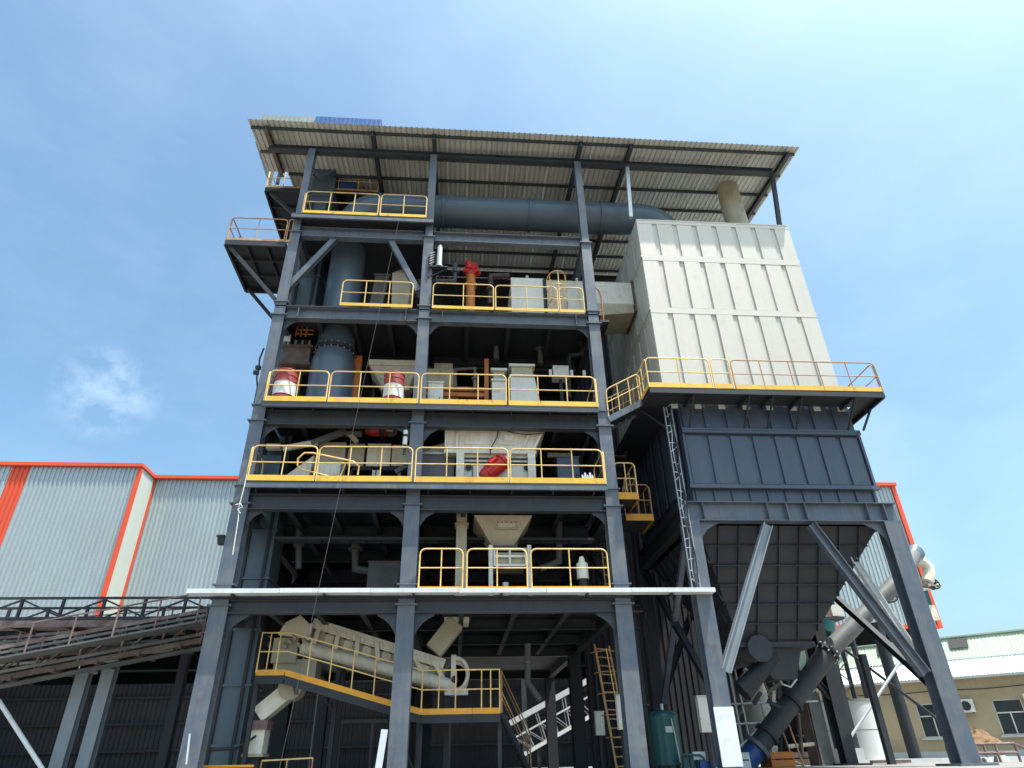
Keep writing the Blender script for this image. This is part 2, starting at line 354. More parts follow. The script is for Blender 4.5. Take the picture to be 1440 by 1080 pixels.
bx(XL+.1, CX[1]+.15, -.27, -.2, 18.98, 19.12).build('edge_channel', 'steel', tower)
for k in range(6):
    x0_ = -7.02+k*2.342; dz_ = random.uniform(-.008,.008); bx(x0_, x0_+2.334, -.36+random.uniform(-.008,.008), -.03, 5.535+dz_, 5.65+dz_).build('white_edge_strip', 'whitepaint', tower)
    bx(x0_+1.1, x0_+1.16, -.30, -.05, 5.46, 5.525).build('strip_bracket', 'dark', tower)
# haunch plates under the beams at the columns
def haunch(X, sx, z, sz, parent, s=.55):
    pts = [V(X, .15, z), V(X+sx*s, .15, z)]
    for k in range(5):
        a = k/4*math.pi/2
        t = a/(math.pi/2); c_ = .10*math.sin(math.pi*t); pts.append(V(X+sx*(s+(.07-s)*t-c_*s), .15, z-sz*(.06+(s-.06)*t-c_*s)))
    pts.append(V(X, .15, z-sz*s))
    MB().poly(pts, (0, .025, 0)).build('haunch_plate', 'beam', parent)
for lv in (2, 3, 4, 5):
    for i, X in enumerate(CX):
        if i > 0: haunch(X-.17, -1, LEV[lv][1]-.001, 1, tower, .58 if lv == 2 else .46)
        if i < 2: haunch(X+.17, 1, LEV[lv][1]-.001, 1, tower, .58 if lv == 2 else .46)
# knee braces of the top left bay and general bracing inside
def brace(p, q, parent, w=.2, h=.2, m='steel', up=(0,1,0)): return MB().ibeam(p, q, w, h, up).build('brace', m, parent)
brace(at(405,405,.2), at(472,336,.2), tower); brace(at(588,410,.2), at(548,336,.2), tower)
brace(V(-6.1,8.5,15.3), V(-1.5,8.5,18.3), tower, m='dark'); brace(V(4.4,.6,15.4), V(4.4,8.2,18.3), tower, m='dark')
brace(V(4.4,.6,5.6), V(4.4,8.2,7.9), tower, m='dark'); brace(V(-6.2,3.6,5.6), V(-6.2,8.2,7.9), tower, m='dark')
brace(V(-1.4,.6,1.6), V(-1.4,8.2,5.0), tower, .16, .16, 'dark')
# dark rear and side cladding
cl = sheet(.98, 4, (0,0,24.2-7.4), (1,0,0), (0,-1,0), .04).mesh('cladding_sheet', 'clad')
copies(cl, 'cladding_sheet', tower, [(-8.0+.98*i, YB+.75, 7.4) for i in range(17)])
cl3 = sheet(.98, 4, (0,0,7.4-ZP), (1,0,0), (0,-1,0), .04).mesh('cladding_sheet', 'clad')
copies(cl3, 'cladding_sheet', tower, [(5.01+.98*i, YB+.75, ZP) for i in range(6)])
cl4 = sheet(.98, 4, (0,0,4.4), (1,0,0), (0,-1,0), .04).mesh('cladding_sheet', 'clad')
copies(cl4, 'cladding_sheet', tower, [(8.66+.98*i, YB+.75, 7.4) for i in range(3)])
cl2 = sheet(.98, 4, (0,0,11.2-7.4), (0,1,0), (1,0,0), .04).mesh('cladding_sheet', 'clad')
copies(cl2, 'cladding_sheet', tower, [(-6.72, 1.0+.98*i, 7.4) for i in range(8)])

# ================================================================== canopy roof
RS = .12; RZ0 = 23.43
def rz(Y): return RZ0 + RS*(Y+.9)
roof = thing('canopy_roof', 'large sloping canopy of galvanised sheets on purlins over tower and white box', 'roof', (2.5, 4, 22.8))
RX0, RX1 = -8.62, 13.75; nS = 26; sw = (RX1-RX0)/nS
yb = 10.4
ms = sheet(sw, 4, (0, yb+.9, RS*(yb+.9)), (1,0,0), (0,0,1), .035, crest=.2, side=.06).mesh('roof_sheet', 'roofsheet')
ms1 = sheet(sw, 4, (0, 2.9, RS*2.9), (1,0,0), (0,0,1), .035, crest=.2, side=.06).mesh('roof_sheet', 'roofsheet')
copies(ms1, 'roof_sheet', roof, [(RX0, -.9, RZ0)])
copies(ms, 'roof_sheet', roof, [(RX0+sw*i, -.9, RZ0 + (.004 if i % 2 else 0)) for i in range(1, nS)])
for Y in (-.55, .75, 2.0, 3.3, 4.6, 5.9, 7.2, 8.5, 9.8):
    x0 = RX0+.05 if Y < 2 else RX0+.9
    MB().channel((x0, Y, rz(Y)-.075), (RX1-.1, Y, rz(Y)-.075), .06, .14).build('purlin', 'rust' if Y == .75 else 'beam', roof)
for px in (377, 526, 611, 812, 880, 1090):
    X = at(px, 215, 0).x
    y0 = -.75; y1 = 9.9 if px > 380 else 1.9
    MB().ibeam((X, y0, rz(y0)-.27), (X, y1, rz(y1)-.27), .16, .24).build('rafter', 'beam' if px != 377 else 'rust', roof)
MB().ibeam((-8.0, .12, 23.05), (12.95, .12, 23.05), .2, .26).build('eave_beam', 'beam', roof)
MB().ibeam((-6.3, YB+.2, 24.05), (12.9, YB+.2, 24.05), .2, .26).build('rear_beam', 'dark', roof)
MB().bar(at(887,306,.15), (6.62, .15, 22.95), .14, .14).build('post', 'galv', roof)
MB().bar((12.5, .18, 19.75), (12.9, .15, 22.95), .15, .15).build('post', 'dark', roof)
bx(12.3, 12.7, .02, .34, 19.72, 19.80).build('post_base', 'dark', roof)
for X in (6.7, 12.8): bx(X-.1, X+.1, YB+.1, YB+.3, 12, 23.95).build('post', 'dark', roof)
# raised head cover above the elevator
hood = thing('elevator_head_cover', 'blue and pale sheet cover rising above the left end of the canopy roof', 'cover', (-7, 3.2, 25))
HS = .62
a = at(369,161,2.5); b = at(452,163,2.5); c = at(546,166,2.5)
zt = a.z
wh = sheet(HS, 3, (0, 0, 1.9), (1,0,0), (0,-1,0), .004).mesh('cover_sheet', 'rooftop'); bh = sheet(HS, 3, (0,0,1.9), (1,0,0), (0,-1,0), .004).mesh('cover_sheet', 'blue')
n1 = int((b.x-a.x)/HS+.5); n2 = int((c.x-b.x)/HS+.5)
copies(wh, 'cover_sheet', hood, [(a.x+HS*i, 2.5, zt-1.9) for i in range(n1)])
copies(bh, 'cover_sheet', hood, [(a.x+HS*(n1+i), 2.46, zt-1.88) for i in range(n2)])
xe = a.x+HS*(n1+n2)
bx(a.x, xe, 2.6, 5.2, zt-.12, zt-.04).build('top', 'rooftop', hood); bx(a.x, a.x+.04, 2.55, 5.2, zt-1.9, zt-.13).build('side_sheet', 'rooftop', hood); bx(xe-.04, xe, 2.55, 5.2, zt-1.9, zt-.13).build('side_sheet', 'blue', hood)
for x in (-8.4, -4.6):
    for y in (2.75, 5): bx(x-.06, x+.06, y-.06, y+.06, rz(y), zt-.13).build('post', 'dark', hood)

# ================================================================== railings
def railing(p0, p1, nposts, label, group, m='yellow', tm='toe', H=1.1, toe=.17, r=.022, rounded=(1,1), name='guard_railing', cat='railing', mids=1):
    p0 = Vector(p0); p1 = Vector(p1); d = p1-p0; Ln = d.length; u = d/Ln
    t = thing(name, label, cat, (p0+p1)/2, group)
    c = min(.16, Ln*.2); Z = Vector((0,0,1)); pts = []
    def corner(base, sgn, rnd):
        if not rnd: return [base, base+Z*H]
        arc = [base + u*(sgn*(c-c*math.cos(a))) + Z*(H-c+c*math.sin(a)) for a in (0, .39, .785, 1.18, 1.57)]
        return [base]+arc
    A = corner(p0, 1, rounded[0]); B = corner(p1, -1, rounded[1])[::-1]
    MB().path(A+B, r, 8).build('frame', m, t)
    for k in range(1, mids+1):
        z = H*k/(mids+1)*(1.04 if mids == 1 else 1)
        MB().tube(p0+Z*z, p1+Z*z, r*.8, n=6).build('mid_rail', m, t)
    for i in range(nposts):
        q = p0+d*((i+1)/(nposts+1)); MB().tube(q, q+Z*H, r*.85, n=6).build('post', m, t)
    if toe:
        n = u.cross(Z).normalized()*.012
        MB().poly([p0-n, p1-n, p1-n+Z*toe, p0-n+Z*toe], n*2).build('toe_board', tm, t)
    t.rotation_euler = (random.uniform(-.012,.012), random.uniform(-.004,.004), random.uniform(-.006,.006))
    return t
ORD = ['first', 'second', 'third', 'fourth', 'fifth']
def rail_row(spans, Y, zb, deck, group, **k):
    for i, (xa, xb, ym, n) in enumerate(spans):
        a = at(xa, ym, Y); b = at(xb, ym, Y)
        railing((a.x, Y, zb), (b.x, Y, zb), n, 'yellow railing panel, %s from the left along %s' % (ORD[i], deck), group, **k)
rail_row([(588,650,829,1), (656,742,829,1), (748,858,829,1)], -.16, 5.66, 'the white edged deck below the hopper', 'railings of the white edged deck', toe=.07, tm='orange')
rail_row([(348,441,672,1), (444,578,674,2), (583,715,676,2), (718,850,677,2)], -.27, 8.685, 'the deck with the red motor', 'railings of the red motor deck')
rail_row([(373,458,562,1), (461,587,564,2), (591,712,566,2), (716,839,568,2)], -.27, 11.285, 'the deck with the two drums', 'railings of the drum deck')
rail_row([(478,579,429,2), (608,694,431,1), (697,785,434,1), (788,822,436,0)], -.06, 15.155, 'the deck with the orange valve', 'railings of the orange valve deck', toe=.12)
rail_row([(426,531,299,2), (534,599,302,1)], -.26, 19.205, 'the top deck right under the roof', 'railings of the top deck', toe=.13)
x3 = at(348,672,-.27).x; x4 = at(373,562,-.27).x; x6 = at(426,299,-.26).x; x3r = at(850,677,-.27).x; x4r = at(839,568,-.27).x
railing((x3-.04, -.25, 8.685), (x3-.04, 1.0, 8.685), 0, 'short yellow railing returning at the left end of the red motor deck', 'end railings')
railing((x4-.04, -.25, 11.285), (x4-.04, 1.0, 11.285), 0, 'short yellow railing returning at the left end of the drum deck', 'end railings')
railing((x6-.04, -.24, 19.205), (x6-.04, .9, 19.205), 0, 'short yellow railing returning at the left end of the top deck', 'end railings')
railing((x3r+.04, -.25, 8.685), (x3r+.04, 1.2, 8.685), 0, 'short yellow railing returning at the right end of the red motor deck', 'end railings')
railing((x4r+.04, -.25, 11.285), (x4r+.04, 1.2, 11.285), 0, 'short yellow railing returning at the right end of the drum deck', 'end railings')

# ---- cantilever platforms on the left
def side_platform(x0, x1, y0, y1, z, label, loc):
    t = thing('cantilever_platform', label, 'platform', loc)
    bx(x0, x1, y0, y1, z-.05, z).build('deck_plate', 'dark', t)
    for a, b in (((x0, y0), (x1, y0)), ((x0, y1), (x1, y1)), ((x0, y0), (x0, y1))):
        MB().channel((*a, z-.15), (*b, z-.15), .08, .2).build('edge_channel', 'dark', t)
    k = 3
    for i in range(1, k): x = x0+(x1-x0)*i/k; bx(x-.03, x+.03, y0+.05, y1-.05, z-.17, z-.052).build('rib', 'dark', t)
    for i in range(1, 3): y = y0+(y1-y0)*i/3; bx(x0+.05, x1-.05, y-.03, y+.03, z-.19, z-.055).build('rib', 'dark', t)
    return t
p7 = at(318,337,0); x7 = p7.x; z7 = p7.z
t7 = side_platform(x7, -6.5, 0, 2.7, z7, 'lower dark cantilever platform hanging off the left of the tower', (-7.5, 1.3, z7-.3))
MB().bar((x7+.15, .1, z7-.25), (-6.45, .1, z7-2.6), .12, .12).build('strut', 'dark', t7)
MB().bar((x7+.15, 2.5, z7-.25), (-6.45, 2.5, z7-2.6), .12, .12).build('strut', 'dark', t7)
railing((x7, 0, z7), (x7+2.02, 0, z7), 1, 'rusty orange railing panel at the front of the lower left platform', 'lower left platform railings', 'rustrail', 'rustrail', toe=.1)
railing((x7+2.08, 0, z7), (-6.38, 0, z7), 0, 'narrow rusty railing panel next to the column on the lower left platform', 'lower left platform railings', 'rustrail', 'rustrail', toe=.1)
railing((x7+.02, .03, z7), (x7+.02, 2.65, z7), 2, 'rusty orange railing along the outer side of the lower left platform', 'lower left platform railings', 'rustrail', 'rustrail', toe=.1)
Y8 = 2.2
p8 = at(374,263,Y8); x8 = p8.x; z8 = p8.z
t8 = side_platform(x8, -3.9, Y8, 5.2, z8, 'upper dark platform beside the elevator head just under the roof', (-6.5, 3.6, z8-.3))
for y in (Y8+.1, 5.1): MB().bar((x8+.2, y, z8-.25), (-6.5, y, z8-2.2), .12, .12).build('strut', 'dark', t8)
xm = x8+2.1
railing((x8, Y8, z8), (xm, Y8, z8), 2, 'pale yellow railing on the upper left platform, its outer half', 'upper left platform railings', 'yellow', 'rustrail', toe=.1)
railing((xm+.06, Y8, z8), (-3.9, Y8, z8), 2, 'pale yellow railing on the upper left platform, its inner half', 'upper left platform railings', 'yellow', 'rustrail', toe=.1)
railing((x8+.02, Y8+.03, z8), (x8+.02, 5.1, z8), 2, 'pale railing along the outer side of the upper left platform', 'upper left platform railings', 'yellow', 'rustrail', toe=.1)

# ================================================================== bucket elevator
el = thing('bucket_elevator', 'tall dark casing of a bucket elevator behind the left front column', 'elevator', (-6.2, 2.5, ZP))
b = MB().box(-6.62, -5.7, 2.0, 3.1, ZP, 26.4); b.build('casing', 'duct', el)
for i in range(17):
    z = 2.1+1.45*i; bx(-6.68, -5.64, 1.94, 3.16, z, z+.06).build('flange', 'duct', el)
bx(-6.5, -6.42, 1.93, 2.0, ZP, 22).build('corner_angle', 'dark', el)
bx(-5.9, -5.82, 1.93, 2.0, ZP, 22).build('corner_angle', 'dark', el)
MB().tube((-6.16, 1.7, 23.9), (-6.16, 3.4, 23.9), .5, n=20).build('head_drum', 'duct', el)
bx(-5.6, -4.9, 2.2, 2.9, z8, z8+.6).build('drive_box', 'bluepaint', el)

# ================================================================== big dark duct
DY, DR = 1.65, .66; DX = at(486,352,1.0).x
du = thing('dust_duct', 'wide dark blue round duct rising on the left then running under the roof', 'duct', (DX, DY, 11.3))
ZH = at(700,286,1.05).z; ER = 1.15; ZF = at(462,484,1.0).z
MB().tube((DX, DY, 11.28), (DX, DY, ZF-.5), .76, n=28).build('lower_barrel', 'duct', du)
MB().tube((DX, DY, ZF-.5), (DX, DY, ZF), .76, .67, n=28, caps=False).build('cone', 'duct', du)
MB().tube((DX, DY, ZF), (DX, DY, ZH-ER), DR, n=28).build('vertical_pipe', 'duct', du)
MB().tube((DX, DY, ZF-.05), (DX, DY, ZF+.08), .76, n=28).build('flange', 'dark', du)
for i in range(20):
    a = 2*math.pi*i/20; MB().tube((DX+.72*math.cos(a), DY+.72*math.sin(a), ZF-.1), (DX+.72*math.cos(a), DY+.72*math.sin(a), ZF+.14), .02, n=6).build('bolt', 'galv', du)
pts = [(DX+ER-ER*math.cos(a), DY, ZH-ER+ER*math.sin(a)) for a in [math.pi/2*k/5 for k in range(6)]]
MB().path(pts, DR, 28).build('elbow', 'duct', du)
MB().tube((DX+ER, DY, ZH), (7.3, DY, ZH), DR, n=28).build('horizontal_pipe', 'duct', du)
for x in (-1.0, 2.6, 5.6): MB().tube((x-.04, DY, ZH), (x+.04, DY, ZH), DR+.06, n=28).build('flange', 'duct', du)
pts = [(7.3+ER*math.sin(a), DY, ZH-ER+ER*math.cos(a)) for a in [math.pi/2*k/5 for k in range(6)]]
MB().path(pts, DR, 28).build('elbow', 'duct', du)
MB().tube((7.3+ER, DY, ZH-ER), (7.3+ER, DY, 19.8), DR, n=28).build('drop_pipe', 'duct', du)

# ================================================================== baghouse dust collector
bh = thing('dust_collector', 'huge dust collector with white clad upper box, dark blue casing and hopper on legs', 'dust collector', (9.9, 3, ZP))
BX0, BX1, BZ0, BZ1, BD = 6.60, 12.75, 12.15, 19.80, 6.2
zb1, zb2 = 17.92, 15.45
MB().box(BX0+.06, BX1-.06, .06, BD, BZ0, BZ1-.02).build('box_shell', 'backing', bh)
def clad_front(z0, z1, cap):
    n = 8; gap = .20; w = (BX1-BX0-gap*(n-1))/n
    bx(BX0, BX1, .012, .055, z1-cap, z1).build('top_strip', 'white', bh)
    me = bx(0, w, .018, .055, 0, z1-cap-z0-.012).mesh('cladding_panel', 'white')
    copies(me, 'cladding_panel', bh, [(BX0+i*(w+gap), random.uniform(-.004,.004), z0+.006) for i in range(n)])
clad_front(zb1+.10, BZ1, .16); clad_front(zb2+.10, zb1, .16); clad_front(BZ0+.12, zb2, .14)
for z in (zb1, zb2): bx(BX0-.03, BX1+.03, .013, .03, z+.002, z+.098).build('joint_band', 'white', bh)
bx(BX0-.03, BX1+.03, -.035, .03, BZ0, BZ0+.118).build('joint_band', 'white', bh)
def clad_side(X, s, z0, z1):
    n = 7; gap = .16; w = (BD-.1-gap*(n-1))/n
    bx(X, X-s*.055, .06, BD, z1-.14, z1).build('top_strip', 'sidepan', bh)
    me = bx(0, -s*.055, 0, w, 0, z1-.15-z0-.012).mesh('cladding_panel', 'sidepan')
    copies(me, 'cladding_panel', bh, [(X, .07+i*(w+gap), z0+.006) for i in range(n)])
for X, s in ((BX0, -1), (BX1, 1)):
    for z0, z1 in ((zb1+.10, BZ1), (zb2+.10, zb1), (BZ0+.12, zb2)): clad_side(X, s, z0, z1)
    for z in (zb1, zb2): bx(X-s*.03, X+s*.03, .035, BD, z+.004, z+.096).build('joint_band', 'sidepan', bh)
bx(BX0, BX1, .0, BD, BZ1, BZ1+.05).build('lid', 'white', bh)
st = at(1035, 300, 1.6)
MB().tube((st.x, 1.7, BZ1+.05), (st.x-.05, 1.7, rz(1.7)-.02), .46, n=26).build('outlet_pipe', 'beige', bh)
MB().tube((st.x, 1.7, BZ1+.05), (st.x, 1.7, BZ1+.15), .55, n=26).build('flange', 'beige', bh)
# dark casing: two tiers
CXa, CXb = 7.02, 13.0
bx(CXa+.05, CXb-.05, .22, BD-.2, 8.25, BZ0+.02).build('casing_shell', 'casing', bh)
n = 8; gap = .17; w = (CXb-CXa-.24-gap*(n-1))/n
me = bx(0, w, 0, .06, 0, 1.66).mesh('casing_panel', 'casing'); copies(me, 'casing_panel', bh, [(CXa+.12+i*(w+gap), .16, 8.90) for i in range(n)])
me = bx(0, w, 0, .06, 0, 1.05).mesh('casing_panel', 'casing'); copies(me, 'casing_panel', bh, [(CXa+.12+i*(w+gap), .16, 10.78) for i in range(n)])
bx(CXa, CXb, .05, .22, 10.60, 10.70).build('casing_flange', 'casing', bh); bx(CXa, CXb, .05, .22, 10.71, 10.77).build('casing_flange', 'casing', bh)
bx(CXa-.05, CXb+.05, .04, .22, 8.72, 8.84).build('casing_flange', 'casing', bh)
for x in (CXa, CXb-.08): bx(x, x+.08, .10, .22, 8.86, 10.58).build('edge_post', 'casing', bh)
for s, X in ((-1, CXa), (1, CXb)):
    for i in range(6): bx(X-.01, X+s*.06, .5+i*.95, 1.2+i*.95, 8.9, 11.9).build('side_panel', 'casing', bh)
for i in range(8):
    q = at(948+i*33.2, 569, .14); bx(q.x-.11, q.x+.11, .13, .158, 11.52, 11.76).build('sun_patch_plate', 'whitepaint', bh)  # pale plates stand in for sunlight patches under the walkway
# support ring beams
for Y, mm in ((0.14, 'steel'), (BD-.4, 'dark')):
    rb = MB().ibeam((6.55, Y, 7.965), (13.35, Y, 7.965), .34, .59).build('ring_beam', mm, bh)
    if Y < 1:
        for px in (987, 1077, 1104, 1130, 1216, 1240):
            x = at(px, 718, .14).x; bx(x-.012, x+.012, -.02, .3, 7.70, 8.235).build('stiffener', 'steel', rb)
for X in (6.8, 13.0): MB().ibeam((X, .4, 7.96), (X, BD-.6, 7.96), .3, .57).build('ring_beam', 'dark', bh)
bx(CXa+.02, CXb-.02, .30, .34, 8.27, 8.71).build('sill_band', 'casing', bh)
for i in range(11):
    x = CXa+.15+i*.568; bx(x-.012, x+.012, .16, .30, 8.27, 8.71).build('rib', 'casing', bh)
# hopper
HT = [(7.15,.45,7.66),(12.85,.45,7.66),(12.85,5.5,7.66),(7.15,5.5,7.66)]
HB = [(8.50,2.2,4.60),(10.75,2.2,4.60),(10.75,3.8,4.60),(8.50,3.8,4.60)]
MB().frustum(HB, HT).build('hopper', 'hopper', bh)
def lerp(a, b, t): return Vector(a)*(1-t)+Vector(b)*t
for (i, j) in ((0,1), (3,0)):
    nrm = {0: V(0,-1,-.6), 3: V(-1,0,-.6), 1: V(1,0,-.6)}[i].normalized()
    ax = 0 if i == 0 else 1                       # ribs run straight down the slope and stop at the corner edge
    lo, hi = sorted((HT[i][ax], HT[j][ax])); bl, bhh = sorted((HB[i][ax], HB[j][ax]))
    for k in range(1, 9):
        c = lo+(hi-lo)*k/9
        t = min(1, (c-lo)/(bl-lo) if c < bl else 1, (hi-c)/(hi-bhh) if c > bhh else 1)
        a = Vector(HT[i]); a[ax] = c; e = lerp(HT[i], HB[i], t); e[ax] = c
        if t > .12: MB().bar(a+nrm*.03, e+nrm*.03, .03, .09, nrm).build('hopper_rib', 'hopper', bh)
    for k in range(1, 6):
        t = k/6; MB().bar(lerp(HT[i], HB[i], t)+nrm*.03, lerp(HT[j], HB[j], t)+nrm*.03, .03, .12, nrm).build('hopper_rib', 'hopper', bh)
bx(8.42, 10.83, 2.1, 3.9, 4.45, 4.599).build('outlet_flange', 'hopper', bh)
MB().frustum([(9.55,2.6,3.6),(10.25,2.6,3.6),(10.25,3.4,3.6),(9.55,3.4,3.6)], [(8.7,2.4,4.449),(10.5,2.4,4.449),(10.5,3.6,4.449),(8.7,3.6,4.449)]).build('outlet_cone', 'hopper', bh)
# legs and braces
def leg(X, Y, w=.46, m='steel', wz=None):
    L_ = MB().ibeam((X, Y+.2, ZP), (X, Y+.2, 7.66), w, .44, (0,1,0), .03, .02).build('leg', m, bh)
    if wz: bx(X-w/2-.03, X+w/2+.03, Y-.055, Y-.024, ZP+.1, wz).build('white_plate', 'whitepaint', L_)
    bx(X-.5, X+.5, Y-.3, Y+.7, ZP, ZP+.05).build('base_plate', m, L_); return L_
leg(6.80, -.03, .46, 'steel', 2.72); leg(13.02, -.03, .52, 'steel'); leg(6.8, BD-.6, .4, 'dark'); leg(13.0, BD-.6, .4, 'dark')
for X in (6.8, 13.02):
    s = 1 if X < 10 else -1
    pts = [V(X+s*.2, .1, 7.655), V(X+s*.95, .1, 7.655)]+[V(X+s*(.95-.72*math.sin(a)), .1, 7.60-.72*(1-math.cos(a))) for a in (.3, .7, 1.1, 1.57)]+[V(X+s*.2, .1, 6.85)]
    MB().poly(pts, (0, .03, 0)).build('haunch_plate', 'steel', bh)
fl = V(0,-1,0)
def lbrace(p, q, m='steel', w=.22, h=.27):
    d = (Vector(q)-Vector(p)); up = d.cross(V(0,1,0)) if abs(d.x) > .01 else V(0,1,0)
    return MB().ibeam(p, q, w, h, up, .028, .018).build('brace', m, bh)
lbrace(at(1079,738,.05), at(1020,944,.05), 'palesteel'); lbrace(at(1140,738,.05), at(1301,948,.05), 'steel')  # left brace paler than the right, sunlight put into its colour
lbrace(at(1188,768,1.0), at(1292,925,1.0), 'whitepaint', .16, .2); lbrace(V(9.6,BD-.45,7.6), V(12.9,BD-.45,3.3), 'dark', .2, .2); lbrace(V(9.2,BD-.45,7.6), V(6.9,BD-.45,3.3), 'dark', .2, .2)  # first brace white throughout, standing in for a sunlit edge
lbrace(V(6.8,.5,3.2), V(6.8,5.4,7.5), 'dark', .18, .18); lbrace(V(13,.5,3.2), V(13,5.4,7.5), 'dark', .18, .18)
lbrace(V(6.8,.6,7.4), V(6.8,5.2,3.2), 'steel', .16, .16)
# walkway platform round the casing
wp = thing('collector_walkway', 'dark walkway platform with yellow edge wrapped round the dust collector', 'platform', (9.7, 0, 11.4))
WX0, WX1, WY, WZ = 5.83, 13.58, -.85, 11.72
bx(WX0, WX1, WY, .12, WZ-.05, WZ).build('deck_plate', 'dark', wp)
bx(WX0, 6.95, .12, BD, WZ-.05, WZ).build('deck_plate', 'dark', wp); bx(13.06, WX1, .12, BD, WZ-.05, WZ).build('deck_plate', 'dark', wp)
MB().channel((WX0, WY, WZ-.13), (WX1, WY, WZ-.13), .06, .16).build('edge_channel', 'dark', wp)
MB().channel((WX1, WY+.05, WZ-.13), (WX1, BD, WZ-.13), .06, .16).build('edge_channel', 'dark', wp)
MB().channel((WX0, WY+.05, WZ-.13), (WX0, BD, WZ-.13), .06, .16).build('edge_channel', 'dark', wp)
for px in (967, 1043, 1075, 1115, 1187):
    x = at(px, 580, 0).x; MB().bar((x, WY+.1, WZ-.2), (x, .1, 10.75), .05, .05).build('strut', 'dark', wp)
    bx(x-.03, x+.03, WY+.05, .15, WZ-.19, WZ-.052).build('joist', 'dark', wp)
MB().bar((WX1-.05, -.1, WZ-.2), (13.02, -.1, 10.7), .06, .06).build('strut', 'dark', wp)
MB().bar((WX0+.05, .4, WZ-.2), (6.9, .4, 10.7), .06, .06).build('strut', 'dark', wp)
RG = 'railings round the dust collector walkway'
def rx(px): return at(px, 545, WY).x
railing((rx(913), WY, WZ), (rx(1003), WY, WZ), 1, 'yellow railing panel at the left front corner of the collector walkway', RG)
railing((rx(1006), WY, WZ), (rx(1032), WY, WZ), 0, 'narrow yellow railing gate between two longer panels of the collector walkway', RG)
railing((rx(1035), WY, WZ), (WX1, WY, WZ), 4, 'long rusty yellow railing along the front right of the collector walkway', RG, 'rustrail')
railing((WX0+.02, WY+.03, WZ), (WX0+.02, .9, WZ), 2, 'yellow railing on the left end of the collector walkway', RG)
railing((WX1-.02, WY+.03, WZ), (WX1-.02, 3.4, WZ), 2, 'rusty railing on the right end of the collector walkway', RG, 'rustrail', 'rustrail', toe=.08)

# ---- cable ladder on the collector leg
cabl = thing('cable_ladder', 'bright lattice cable ladder climbing the left leg of the dust collector', 'cable ladder', (6.55, -.15, 5.7))
for x in (6.46, 6.70): bx(x-.015, x+.015, -.16, -.11, 5.68, 11.4).build('side_rail', 'palesteel', cabl)
for i in range(19):
    z = 5.9+.3*i
    MB().bar((6.46, -.14, z+random.uniform(-.06,.06)), (6.70, -.14, z+random.choice((.2,.02,-.12))), .02, .02).build('rung', 'galv', cabl)
for k, x in enumerate((6.49, 6.53, 6.57, 6.61, 6.66)):
    MB().path([(x+.04*math.sin(i*1.7+k*1.3), -.10-.02*k, 5.7+.475*i) for i in range(13)], .016, 6).build('cable', ('dark', 'black', 'galv', 'black', 'dark')[k], cabl)

# ---- stair landings between tower and collector
def landing(x0, x1, y0, y1, z, label, rl, m='yellow'):
    t = thing('stair_landing', label, 'landing', ((x0+x1)/2, (y0+y1)/2, z-.1))
    bx(x0, x1, y0, y1, z-.05, z).build('deck_plate', 'dark', t); bx(x0, x1, y0-.03, y0, z-.12, z+.1).build('edge_plate', 'orange', t)
    bx(x1, x1+.03, y0, y1, z-.12, z+.1).build('edge_plate', 'orange', t)
    railing((x0, y0, z), (x1, y0, z), 1, rl, 'stair landing railings', m, 'orange', toe=0)
    railing((x1, y0+.03, z), (x1, y1, z), 1, rl.replace('railing', 'side railing', 1), 'stair landing railings', m, 'orange', toe=0)
q = at(868,697,.6); q2 = at(897,697,.6); landing(q.x, q2.x, .6, 2.0, q.z, 'small stair landing right of the red motor deck', 'yellow railing of the small landing right of the red motor deck')
q = at(880,727,1.6); q2 = at(918,727,1.6); landing(q.x, q2.x, 1.6, 3.0, q.z, 'lower stair landing between the tower and the cable ladder', 'rusty railing of the lower stair landing between the tower and the cable ladder', 'rustrail')
# sloping link stair from drum deck up to the collector walkway
ls = thing('link_stair', 'short sloping stair from the drum deck up to the collector walkway', 'stair', (5.3, .2, 11.0))
p = at(856,590,.0); p2 = at(903,566,.0)
for dy in (0, .8): MB().channel(V(p.x, dy, p.z), V(p2.x, dy, p2.z), .06, .2).build('stringer', 'steel', ls)
for i in range(5):
    a = lerp(V(p.x, .4, p.z), V(p2.x, .4, p2.z), (i+.5)/5); bx(a.x-.12, a.x+.12, .03, .77, a.z-.01, a.z+.02).build('tread', 'dark', ls)
railing(V(p.x, -.02, p.z+.1), V(p2.x, -.02, p2.z+.1), 2, 'sloping yellow railing of the link stair up to the collector walkway', 'link stair railings', toe=0, H=1.0)
railing(V(p.x, .84, p.z+.1), V(p2.x, .84, p2.z+.1), 2, 'far sloping railing of the link stair up to the collector walkway', 'link stair railings', 'rustrail', toe=0, H=1.0)
fs = thing('tower_stair', 'dark flight of steel stairs in the gap between tower and dust collector', 'stair', (5.8, 4, 5.6))
for k, (z0, z1) in enumerate(((5.6, 8.6), (8.6, 11.3))):
    y0, y1 = (3.2, 7.2) if k % 2 == 0 else (7.2, 3.2)
    for x in (5.2, 6.0): MB().bar((x, y0, z0), (x, y1, z1), .06, .22).build('stringer', 'dark', fs)
    for i in range(12):
        t = (i+.5)/12; bx(5.23, 5.97, y0+(y1-y0)*t-.12, y0+(y1-y0)*t+.12, z0+(z1-z0)*t-.01, z0+(z1-z0)*t+.02).build('tread', 'rust', fs)
